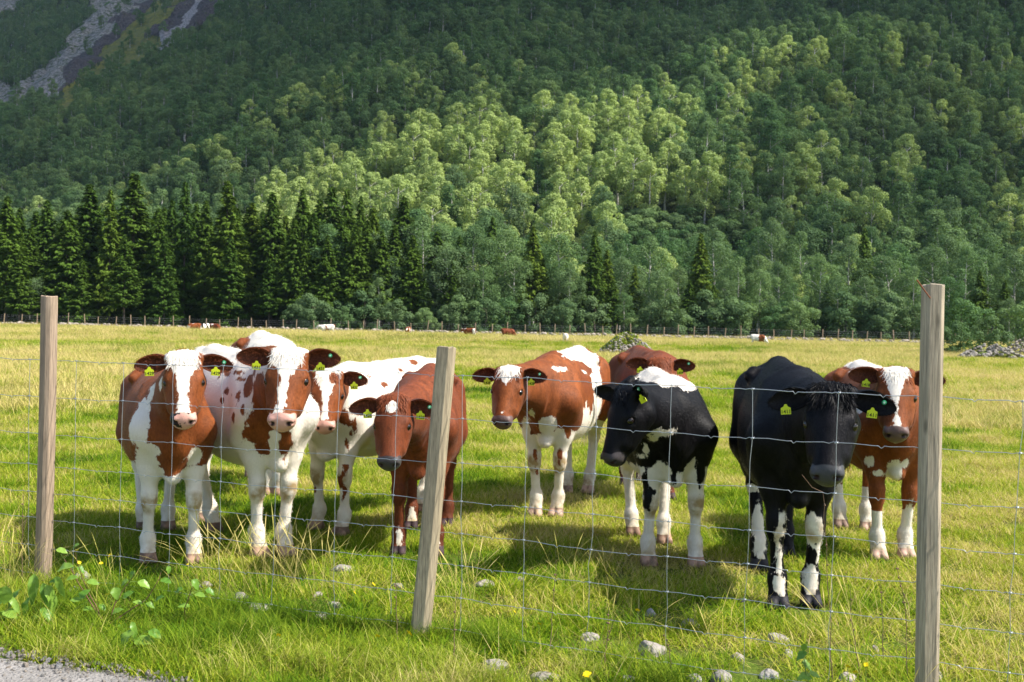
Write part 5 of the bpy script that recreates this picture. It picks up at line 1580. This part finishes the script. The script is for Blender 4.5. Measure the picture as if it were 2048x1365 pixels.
# ================================================================== near fence
M_POST = [wood_material('post_wood_%d' % i, a, b) for i, (a, b) in enumerate((((0.40, 0.30, 0.21), (0.28, 0.21, 0.15)), ((0.47, 0.38, 0.25), (0.31, 0.255, 0.17)), ((0.47, 0.39, 0.28), (0.32, 0.27, 0.20))))]
M_WIRE = plain('galvanised_wire', (0.42, 0.45, 0.48), 0.42, 0.5, Metallic=0.75)
M_RUST = plain('rusty_nail', (0.22, 0.07, 0.025), 0.7, 0.3)
def post_mesh(base, top, rad, mat, seed, spin=0.0):
    r = np.random.default_rng(seed)
    base = np.asarray(base, float) - (np.asarray(top) - np.asarray(base)) * 0.12
    ax = np.asarray(top) - base; L = np.linalg.norm(ax); ax /= L
    a = np.cross(ax, [0, 1, 0]); a /= np.linalg.norm(a); b = np.cross(ax, a)
    corners = []
    for k in range(8):      # planed round post: flats of unequal width, each edge softened
        th = spin + 2 * math.pi * (k + 0.5) / 8 + (0.16 if k % 2 else -0.12)
        for d in (-0.05, 0.05): corners.append(th + d)
    rr_ = [rad * r.uniform(0.95, 1.05) for _ in range(8)]
    n = 26; V = []; F = []
    for i in range(n + 1):
        t = i / n; c = base + ax * L * t; bowx = 0.006 * math.sin(t * 3 + seed)
        for j, th in enumerate(corners):
            q = rr_[j // 2] * (1.02 - 0.04 * t) * (1 + r.normal() * 0.003)
            V.append(c + a * (math.cos(th) * q + bowx) + b * math.sin(th) * q + (ax * r.normal() * 0.003 if i == n else 0))
    m = len(corners)
    for i in range(n):
        for j in range(m): F.append((i * m + j, i * m + (j + 1) % m, (i + 1) * m + (j + 1) % m, (i + 1) * m + j))
    V = np.array(V); k0 = len(V)
    ring = V[n * m:(n + 1) * m]; cc = ring.mean(0)
    inner = cc + (ring - cc) * 0.93 + ax * 0.004
    V = np.concatenate([V, inner, [cc + ax * 0.003]])
    T = [(k0 + j, k0 + (j + 1) % m, k0 + m) for j in range(m)]
    for j in range(m): F.append((n * m + j, n * m + (j + 1) % m, k0 + (j + 1) % m, k0 + j))
    return mesh_np('post', V, [np.array(F), np.array(T)], False, [mat])
fence = empty('wire_fence', (0, 5.5, 0)); tag(fence, 'galvanised sheep netting fence on three weathered wooden posts in front of the cows', 'fence')
FO = np.array([0, 5.5, 0])
pa, pb, pc = FP
tops = [at_y(98, 594, pa[1] + 0.01), at_y(895, 696, pb[1] + 0.06), at_y(1869, 572, pc[1] + 0.02)]
for i, (b_, t_, lb) in enumerate(((pa, tops[0], 'upright brownish post at the left'), (pb, tops[1], 'pale post leaning to the right in the middle'), (pc, tops[2], 'tall grey post at the right with a nail in its top'))):
    me = post_mesh(b_ - FO, t_ - FO, (0.047, 0.050, 0.045)[i], M_POST[i], 3 + i, (0.25, 0.5, 0.72)[i])
    po = link('post', me, fence); po['label'] = lb
    if i == 2:
        q = t_ - FO
        v, f = tube([q + (-0.088, -0.05, 0.020), q + (-0.055, -0.048, -0.022), q + (-0.03, -0.04, -0.05)], [0.0028, 0.0024, 0.0022], 6)
        link('nail', mesh_np('nail', v, f, True, [M_RUST]), po)
dl = (pb - pa); dr = (pc - pb)
for b_ in (pa - dl * 1.0, pc + dr * 1.0):
    link('post', post_mesh(b_ - FO, b_ + np.array([0.02, 0, 1.35]) - FO, 0.055, M_POST[0], 9, 0.4), fence)
def on_fence(px, py, off=0.055):
    d = ray(px, py); y = 5.5
    for _ in range(40): y = 0.5 * y + 0.5 * (float(fence_y(d[0] * y / d[1])) + off)
    return at_y(px, py, y)
STAY = [(-75, 716), (-8, 719), (60, 720), (152, 724), (247, 731), (346, 737), (448, 741), (557, 746), (673, 751), (795, 755), (924, 758), (1055, 763), (1195, 769), (1345, 773), (1506, 778), (1678, 781), (1858, 786), (2047, 795), (2250, 803), (2470, 810)]
FRAC = [0, .171, .345, .494, .62, .745, .873, 1.0]
WR = np.random.default_rng(6)
grid = []
for px, py in STAY:
    P = on_fence(px, py); col = []
    lean = WR.normal() * 0.006 - 0.008
    for k, fr in enumerate(FRAC):
        z_ = 1.24 - fr * 1.205 + WR.normal() * 0.003
        x_ = P[0] + lean * fr * 1.5 + WR.normal() * 0.0025
        col.append(np.array([x_, float(fence_y(x_)) + 0.055 + 0.006 * math.sin(fr * 5 + px), z_]))
    grid.append(col)
# keep wires clear of the leaning middle post: they pass behind it
for col in grid:
    for q in col:
        if abs(q[0] - pb[0]) < 0.5: q[1] += 0.05 * max(0, q[2]) / 1.2
knots = []
for k in range(8):
    path = []
    for i in range(len(grid)):
        a = grid[i][k]; path.append(a)
        if i < len(grid) - 1:
            b = grid[i + 1][k]; ln = b - a
            sag = -0.004
            for t, dz in ((0.18, 0.0), (0.42, sag), (0.47, sag + 0.001), (0.50, sag - 0.009), (0.53, sag + 0.001), (0.60, sag), (0.85, 0.0), (0.92, -0.004), (0.96, 0.001)):
                path.append(a + ln * (t + WR.normal() * 0.004) + np.array([0, 0, dz + WR.normal() * 0.0008]))
    v, f = tube([p - FO for p in path], [0.0015 if k not in (0, 7) else 0.0018] * len(path), 5)
    link('line_wire', mesh_np('line_wire', v, f, True, [M_WIRE]), fence)
for col in grid:
    path = []
    for k in range(8):
        path.append(col[k] + np.array([0, 0.004, 0]))
        if k < 7:
            mid = (col[k] + col[k + 1]) / 2; path.append(mid + np.array([WR.normal() * 0.003, 0.003, 0]))
    v, f = tube([p - FO for p in path], [0.0014] * len(path), 5)
    link('stay_wire', mesh_np('stay_wire', v, f, True, [M_WIRE]), fence)
    for k in range(8):
        c_ = col[k] - FO + np.array([0, 0.001, 0])
        w_, f_ = tube([c_ + (-0.006, 0, -0.004), c_ + (-0.003, -0.003, 0.003), c_ + (0.003, -0.003, -0.002), c_ + (0.006, 0, 0.004)], [0.002, 0.0034, 0.0034, 0.002], 5)
        knots.append((w_, f_))
v, f = join(knots)
tag(link('knots', mesh_np('knots', v, f, True, [M_WIRE]), fence), kind='stuff')
# ================================================================== stones in the grass
def stone_light():
    t = NT('pale_stone'); oc = t.obj(); oi = t.n('ObjectInfo')
    n = t.noise(oc, 1.6, 5, 0.7); l = t.noise(oc, 5, 4, 0.75)
    c = t.mix(t.mapr(n, 0.3, 0.7), (0.20, 0.185, 0.165), (0.46, 0.44, 0.41))
    c = t.mix(t.math('MULTIPLY', oi.outputs['Random'], 0.6), c, t.mix(1.0, c, (0.85, 0.72, 0.58), 'MULTIPLY'))
    c = t.mix(t.mapr(l, 0.58, 0.68), c, (0.10, 0.10, 0.07))
    return t.done(t.bsdf(c, 0.85, 0.15, t.bump(t.math('ADD', n, l), 0.8, 0.08)))
M_PSTONE = stone_light()
for i, (px, py, wpx, hpx, fl, lb) in enumerate(STN):
    V, F = rock_shape(100 + i, 3, 1.0, 0.35)
    P = ground_pt(px, py + hpx * 0.2); sc_ = P[1] / FPX
    a = random.Random(i).uniform(-0.5, 0.5)
    V = V * np.array([wpx * sc_ * 0.50, wpx * sc_ * 0.46, max(hpx * sc_ * 0.85, 0.03)])
    Rz = np.array(Euler((0.08, 0.05, a)).to_matrix()); V = V @ Rz.T
    o = link('stone', mesh_np('stone', V, F, True, [M_PSTONE])); o.location = (P[0], P[1], -0.004)
    tag(o, lb, 'stone', 'stones in the grass')

# heap of field stones with moss and grass, and a second one at the right edge
def mound(px, pyb, y, wpx, hpx, n, label, seed, green=True):
    r = np.random.default_rng(seed)
    c0 = at_y(px, pyb, y); g0 = float(field_z(c0[0], y)); sc_ = y / FPX; W_, H_ = wpx * sc_ / 2, hpx * sc_
    root = empty('stone_heap', (c0[0], y, g0)); tag(root, label, 'stone heap')
    a = r.uniform(0, 6.28, n); q = np.sqrt(r.uniform(0, 1, n)); bump_ = 1 + 0.25 * np.sin(a * 3 + seed)
    C = np.stack([np.cos(a) * q * W_, np.sin(a) * q * W_ * 0.6, H_ * (1 - q ** 1.7) * bump_ * 0.95], 1)
    tag(link('stones', heap('stones', C, r.uniform(0.06, 0.20, n) * (0.6 if W_ < 2 else 0.8), M_PSTONE, seed), root), kind='stuff')
    # core so that nothing shows between the stones
    V, F = rock_shape(seed, 3, 1.0, 0.3); V = V * np.array([W_ * 0.70, W_ * 0.48, H_ * 0.66]); V[:, 2] -= H_ * 0.02
    link('earth_core', mesh_np('earth_core', V, F, True, [M_GROUND]), root)
    if green:
        m = 4000; a = r.uniform(0, 6.28, m); q = np.sqrt(r.uniform(0, 1, m))
        C = np.stack([np.cos(a) * q * W_, np.sin(a) * q * W_ * 0.6, H_ * (1 - q ** 1.7) * (1 + 0.25 * np.sin(a * 3 + seed)) * 0.95 + 0.10 * r.uniform(0, 1, m)], 1)
        k_ = fbm(C, 1.1, seed, 2) > 0.02
        v, f = leaf_cards(C[k_], r.normal(size=(k_.sum(), 3)) * .5 + np.array([0, 0, 1]), 0.06, r)
        tag(link('moss_cover', mesh_np('moss_cover', v, f, False, [M_MOSS]), root), kind='stuff')
    return root
M_MOSS = leaf_material('moss', [(0, (0.22, 0.32, 0.03)), (1, (0.40, 0.44, 0.06))])
mound(1252, 706, 60, 124, 38, 800, 'mound of grey field stones overgrown with green moss in the pasture', 3)
mound(1985, 722, 62, 150, 26, 380, 'low heap of grey stones at the right edge behind the small bush', 5, False)
mound(2090, 712, 70, 190, 44, 420, 'larger grey stone heap cut by the right edge of the view', 6, False)

# ================================================================== weeds and flowers
M_STEM = plain('green_stem', (0.16, 0.24, 0.05), 0.6, 0.2)
M_RSTEM = plain('reddish_twig', (0.16, 0.085, 0.05), 0.7, 0.2)
M_DRY = plain('dead_stalk', (0.20, 0.13, 0.085), 0.8, 0.1)
M_YEL = plain('yellow_petal', (0.85, 0.62, 0.01), 0.6, 0.2)
M_PUR = plain('purple_petal', (0.25, 0.16, 0.60), 0.6, 0.2)
def broad_leaf_mat():
    t = NT('sapling_leaf'); oi = t.n('ObjectInfo'); n = t.noise(t.obj(), 25, 3)
    c = t.mix(oi.outputs['Random'], (0.12, 0.27, 0.03), (0.26, 0.42, 0.06)); c = t.mix(0.4, c, t.ramp(n, [(0.3, 0.6), (0.7, 1.2)]), 'MULTIPLY')
    b = t.bsdf(c, 0.4, 0.35); tr = t.n('BsdfTranslucent'); t.set(tr.inputs[0], c); mx = t.n('MixShader'); mx.inputs[0].default_value = 0.35
    t.t.links.new(b.outputs[0], mx.inputs[1]); t.t.links.new(tr.outputs[0], mx.inputs[2]); return t.done(mx)
M_BLEAF = broad_leaf_mat()
def leaf_blade(L, W_, seed, wav=0.1, droop=0.5, point=1.0):
    r = np.random.default_rng(seed); n = 9; V = []; F = []
    for i in range(n):
        s = i / (n - 1); w_ = W_ * (math.sin(math.pi * s ** (0.8 * point)) ** 0.85 if 0 < s < 1 else 0.02) + 0.0006
        z = -droop * L * s * s * 0.6
        for j in range(5):
            t = (j - 2) / 2; V.append((s * L, t * w_ * (1 + 0.06 * (i % 2)), z + abs(t) * w_ * 0.30 + wav * w_ * math.sin(s * 14 + t * 2 + seed)))
    for i in range(n - 1):
        for j in range(4): F.append((i * 5 + j, (i + 1) * 5 + j, (i + 1) * 5 + j + 1, i * 5 + j + 1))
    return mesh_np('leaf', V, np.array(F), True, [M_BLEAF])
LEAFM = [leaf_blade(1, 0.36, 1), leaf_blade(1, 0.40, 2, 0.15, 0.8), leaf_blade(1, 0.34, 3, 0.1, 0.3)]
DOCKM = [leaf_blade(1, 0.17, 4, 0.35, 0.9, 0.9), leaf_blade(1, 0.15, 5, 0.35, 0.5, 0.9)]
def plant(name, label, cat, base, stems, leaves, dist, lm, mat, group=None, seed=1, lw=1.0):
    """stems: lists of photo points; leaves: (px, py, length px, angle deg in the photo)"""
    r = random.Random(seed)
    B = ground_pt(*base); root = empty(name, tuple(B)); tag(root, label, cat, group)
    sp_ = []
    for st in stems:
        P = [B.copy()] + [at_y(x, y, dist + r.uniform(-0.06, 0.06) * (k + 1) / len(st)) for k, (x, y) in enumerate(st)]
        Q = []
        for a, b in zip(P[:-1], P[1:]):
            for t in (0, .33, .66): Q.append(a + (b - a) * t + np.array([r.uniform(-.003, .003)] * 3))
        Q.append(P[-1]); sp_ += Q
        v, f = tube([q - B for q in Q], [0.0035 - 0.0024 * k / len(Q) for k in range(len(Q))], 5)
        link('stem', mesh_np('stem', v, f, True, [mat]), root)
    sp_ = np.array(sp_) if sp_ else np.array([B])
    for (x, y, L, an) in leaves:
        c = at_y(x, y, dist + r.uniform(-.05, .05)); s = L * c[1] / FPX * lw
        d = np.array([math.cos(R(an)), r.uniform(-.5, .1), -math.sin(R(an))]); d /= np.linalg.norm(d)
        o = link('leaf', r.choice(lm), root)
        st = c - d * s * 0.5
        X = Vector(d); Z = Vector((r.uniform(-.3, .3), -0.45, 1.0)); Y = Z.cross(X).normalized(); Z = X.cross(Y)
        M = Matrix((X, Y, Z)).transposed().to_4x4() @ Matrix.Scale(s, 4); M.translation = Vector(st - B); o.matrix_local = M
        k = np.argmin(np.linalg.norm(sp_ - st, axis=1))
        if len(stems):
            v, f = tube([sp_[k] - B, (sp_[k] + st) / 2 - B + np.array([0, 0, .004]), st - B], [0.0011, 0.001, 0.0008], 4)
            link('leaf_stalk', mesh_np('leaf_stalk', v, f, True, [M_STEM]), root)
    return root
plant('sapling', 'leafy young sapling with broad bright green leaves beside the left post', 'sapling', (208, 1252), [[(190, 1210), (165, 1160), (150, 1105)], [(178, 1200), (150, 1150), (128, 1118)]],
      [(124, 1102, 28, 10), (128, 1134, 44, -35), (144, 1156, 30, -20), (166, 1188, 28, -60), (186, 1165, 30, 5), (150, 1092, 22, 160), (176, 1218, 26, -10), (134, 1240, 36, -15), (162, 1138, 20, 20), (195, 1245, 26, 10), (112, 1160, 26, 200), (150, 1200, 26, 190), (205, 1215, 22, 30)], 5.52, LEAFM, M_RSTEM, seed=2, lw=0.85)
plant('sapling', 'small three-stemmed sapling with pale leaves right of the taller one, left foreground', 'sapling', (216, 1250), [[(232, 1205), (250, 1175), (268, 1150)], [(292, 1200), (315, 1165), (322, 1145)]],
      [(232, 1186, 30, 60), (256, 1189, 32, -40), (234, 1222, 32, -30), (288, 1168, 34, 15), (318, 1197, 30, -40), (332, 1162, 30, 5), (262, 1150, 24, 130), (248, 1165, 24, 150), (300, 1210, 26, 10), (275, 1205, 24, 200), (216, 1260, 28, -20), (242, 1255, 24, 20), (338, 1140, 20, 60)], 5.50, LEAFM, M_RSTEM, seed=3, lw=0.8)
plant('sapling', 'tiny seedling with a few leaves in the verge in front of the leftmost cow', 'sapling', (372, 1240), [[(370, 1215), (384, 1175)]],
      [(368, 1212, 26, 190), (392, 1168, 26, 40), (356, 1180, 22, 170), (400, 1190, 26, 0), (420, 1182, 22, 10)], 5.50, LEAFM, M_RSTEM, seed=4, lw=0.9)
plant('dock_plant', 'clump of long wavy dock leaves at the foot of the left post', 'plant', (78, 1248), [[(78, 1235)]],
      [(108, 1200, 70, 60), (66, 1178, 60, 85), (44, 1220, 60, 120), (100, 1232, 56, 25), (120, 1176, 50, 75), (24, 1196, 46, 130), (60, 1240, 50, 160), (90, 1190, 50, 70)], 5.48, DOCKM, M_STEM, seed=5)
plant('dock_plant', 'low leafy weed at the left edge of the view above the road', 'plant', (14, 1240), [[(14, 1230)]],
      [(8, 1192, 40, 100), (30, 1208, 40, 40), (-10, 1210, 40, 150), (20, 1228, 36, 10), (2, 1232, 36, 190)], 5.40, DOCKM + LEAFM, M_STEM, seed=6)
plant('dock_plant', 'low green weed with broad leaves in the verge left of the leaning post', 'plant', (262, 1290), [[(262, 1282)]],
      [(270, 1262, 40, 60), (250, 1275, 40, 150), (288, 1282, 44, -10), (276, 1298, 36, -50), (240, 1290, 30, 190), (310, 1268, 30, 20)], 5.1, DOCKM + LEAFM, M_STEM, seed=7)
plant('dock_plant', 'small broad-leaved weed at the bottom edge left of the right post', 'plant', (1618, 1372), [[(1612, 1345), (1606, 1300)]],
      [(1615, 1330, 26, 20), (1602, 1310, 26, 160), (1612, 1352, 30, 200), (1630, 1350, 26, 10), (1608, 1296, 18, 90)], 4.55, LEAFM, M_STEM, seed=8)
STK = [((1664, 1372), [(1661, 1250), (1652, 1090), (1646, 985)], [(1624, 975), (1604, 950)], 'long bare reddish weed stalk rising in front of the black cow'), ((1768, 1330), [(1764, 1230), (1762, 1170)], [], 'thin dry stalk between the black cow and the right post, left one of two'),
       ((1816, 1360), [(1812, 1250), (1808, 1190), (1790, 1120)], [(1820, 1215)], 'dry dock stalk with brown seeds close to the right post'), ((1208, 1340), [(1214, 1280), (1218, 1213)], [(1232, 1232)], 'dark dead flower stalk near the bottom centre'),
       ((906, 1330), [(910, 1260), (914, 1188)], [], 'thin dark stalk right of the leaning post'), ((795, 1290), [(795, 1240), (792, 1150)], [], 'slim brown stalk close to the left side of the leaning post'),
       ((1100, 1300), [(1104, 1240), (1112, 1120)], [], 'fine reddish grass stalk in the shade right of centre'), ((45, 1180), [(44, 1080), (48, 985)], [(60, 1000)], 'brown dry weed stalk at the left edge of the view'),
       ((1345, 1352), [(1338, 1300), (1328, 1262)], [], 'short thin stalk above the white boulder'), ((1720, 1345), [(1706, 1260), (1700, 1180)], [], 'faint dry stalk right of the long bare one')]
for k, (b0, main, br_, lb) in enumerate(STK):
    r = random.Random(40 + k); B = ground_pt(*b0); root = empty('weed_stalk', tuple(B)); tag(root, lb, 'weed')
    P = [B] + [at_y(x, y, B[1] + 0.02) for x, y in main]; Q = []
    for a, b in zip(P[:-1], P[1:]):
        for t in (0, .25, .5, .75): Q.append(a + (b - a) * t + np.array([r.uniform(-.004, .004), 0, 0]))
    Q.append(P[-1])
    v, f = tube([q - B for q in Q], [0.0022 - 0.0014 * i / len(Q) for i in range(len(Q))], 5); link('stem', mesh_np('stem', v, f, True, [M_DRY]), root)
    if br_:
        s0 = P[-1] if k == 0 else P[-2]; bb = [s0] + [at_y(x, y, B[1]) for x, y in br_]
        v, f = tube([q - B for q in bb], [0.0013, 0.001, 0.0007][:len(bb)], 4); link('branch', mesh_np('branch', v, f, True, [M_DRY]), root)
    hs_ = []
    for i in range(14 if k in (2, 3) else 6):
        t = r.uniform(.55, 1.0); q = Q[int(t * (len(Q) - 1))] - B; V, F = ROCKM[i % 6]; hs_.append((V * 0.0042 * r.uniform(.6, 1.3) * np.array([1, 1, 1.8]) + q + np.array([r.uniform(-.006, .006), r.uniform(-.004, .004), 0]), F))
    v, f = join(hs_); link('seed_head', mesh_np('seed_head', v, f, True, [M_DRY]), root)
def flower_mesh(rad, n, seed):
    r = np.random.default_rng(seed); V = []; F = []
    for k in range(n):
        a = 2 * math.pi * k / n + r.normal() * .1; L = rad * r.uniform(.8, 1.1); w_ = rad * 0.22; b = len(V); e = r.uniform(.1, .6)
        d = np.array([math.cos(a), math.sin(a), 0]); s = np.array([-math.sin(a), math.cos(a), 0])
        V += [d * .1 * rad - s * w_ * .4, d * .1 * rad + s * w_ * .4, d * L * .6 + s * w_ + (0, 0, e * rad * .4), d * L + (0, 0, e * rad * .3), d * L * .6 - s * w_ + (0, 0, e * rad * .4)]
        F.append((b, b + 1, b + 2, b + 3, b + 4))
    return mesh_np('petals', np.array(V), np.array(F), True)
FLW = [(142, 1104), (155, 1101), (108, 1124), (158, 1126), (202, 1127), (220, 1111), (293, 1136), (376, 1129), (388, 1139), (215, 1189), (428, 1176), (557, 1271), (552, 1312), (747, 1169), (709, 1186), (818, 1267), (1174, 1349), (755, 1273),
       (1029, 1224), (1078, 1248), (1275, 1221), (1696, 1334), (1732, 1330), (1711, 1345), (83, 1140)]
fm = flower_mesh(1, 14, 1); fm.materials.append(M_YEL); fp = flower_mesh(1, 9, 2); fp.materials.append(M_PUR)
for k, (px, py) in enumerate(FLW + [(1868, 1282), (1487, 1203)]):
    r = random.Random(k + 90); pur = k >= len(FLW)
    hgt = r.uniform(.06, .14); P = ground_pt(px, py, hgt); root = empty('flower', (P[0], P[1], 0))
    if pur: tag(root, ('small violet flower in front of the right post' if k == len(FLW) else 'tiny violet flower at the fence below the black cow'), 'flower')
    else: tag(root, 'small yellow wild flower in the grass along the fence', 'flower', 'yellow flowers along the fence')
    st, sf = tube([(r.uniform(-.02, .02), 0, 0), (0, 0, hgt * .6), (0, 0, hgt)], [.0012, .001, .001], 4); link('stem', mesh_np('stem', st, sf, True, [M_STEM]), root)
    o = link('petals', fp if pur else fm, root); big = 0.020 if k in (15, 16) else 0.013
    o.location = (0, 0, hgt); o.scale = (big,) * 3; o.rotation_euler = (r.uniform(.3, 1.0), r.uniform(-.4, .4), r.uniform(0, 6))

# ================================================================== cattle grazing far off
for k, (px, pyb, y, hdg, s_, cn, wh, lb, hdn) in enumerate((
        (388, 664, 104, 200, .78, M_BROWN_PINK, .3, 'far-off brown calf with a white stripe near the stone wall, leftmost of the distant group', 1), (410, 664, 106, 250, .78, M_BLACK_PIED, .6, 'distant black-and-white calf between two brown ones by the wall', 1),
        (430, 665, 103, 330, .78, M_BROWN_DARK, .0, 'distant dark brown calf just right of the black-and-white one', 1), (655, 675, 98, 185, .80, M_BROWN_PINK, .8, 'far-off white calf with brown head by the wall, above the white cow herd', 0),
        (816, 684, 96, 265, .74, M_BROWN_PINK, .3, 'distant brown calf with white legs left of the leaning post top', 0), (939, 682, 100, 150, .80, M_BROWN_PINK, .05, 'distant brown calf walking right of the leaning post', 0),
        (1016, 687, 100, 10, .82, M_BROWN_DARK, .0, 'distant plain brown calf grazing with head turned away', 1), (1131, 697, 84, 80, .66, M_BROWN_PINK, .95, 'distant white calf seen from behind left of the mossy mound', 1),
        (1517, 699, 90, 340, .80, M_BROWN_PINK, .7, 'distant white calf with brown spots grazing above the black cow', 1))):
    O = at_y(px, pyb, y); g0 = float(field_z(O[0], y)); O[2] = 0
    th = R(hdg); fw = np.array([math.cos(th), math.sin(th), 0]); sd = np.array([-fw[1], fw[0], 0])
    F_ = O + fw * .54 * s_; H_ = O - fw * .54 * s_
    neck = O + fw * (0.95 if hdn else 1.0) * s_ + np.array([0, 0, (0.55 if hdn else 1.15) * s_])
    yaw_ = math.degrees(math.atan2(-fw[0], -fw[1])) - math.degrees(math.atan2(neck[0], neck[1]))
    rt = build_cow(dict(label=lb, cat='calf', group='cattle grazing far off', s=s_, res=0.028, lod=True, seed=k, ffw=[F_ + sd * .13, F_ - sd * .13], hfw=[H_ + sd * .13, H_ - sd * .13], mat=cn, coatname='black' if cn is M_BLACK_PIED else 'brown',
        head=dict(pollw=neck, yaw=yaw_, pitch=78 if hdn else 50, hs=1.0), base=(lambda sd_, w_: (lambda x, y_, z: np.clip((fbm(np.stack([x, y_, z], 1), 2.2, sd_, 2) + 0.5 - w_) * .2, -.08, .08)))(k + 3, wh)))
    rt.location = (O[0], O[1], g0 - 0.10)
# ================================================================== air
hz = NT('haze_air')
pv = hz.n('VolumePrincipled'); pv.inputs['Density'].default_value = 0.00006
pv.inputs['Color'].default_value = (0.62, 0.82, 1.0, 1)
pv.inputs['Anisotropy'].default_value = 0.2
hz.t.links.new(pv.outputs[0], hz.out.inputs['Volume'])
bx0, bx1, by0, by1, bz0, bz1 = -2600, 2600, -60, 3050, -2.0, 640
hv = [(x, y, z) for z in (bz0, bz1) for y in (by0, by1) for x in (bx0, bx1)]
hf4 = [(0, 2, 3, 1), (4, 5, 7, 6), (0, 1, 5, 4), (2, 6, 7, 3), (0, 4, 6, 2), (1, 3, 7, 5)]
tag(link('haze', mesh_np('haze', hv, np.array(hf4), False, [hz.m])), kind='stuff')
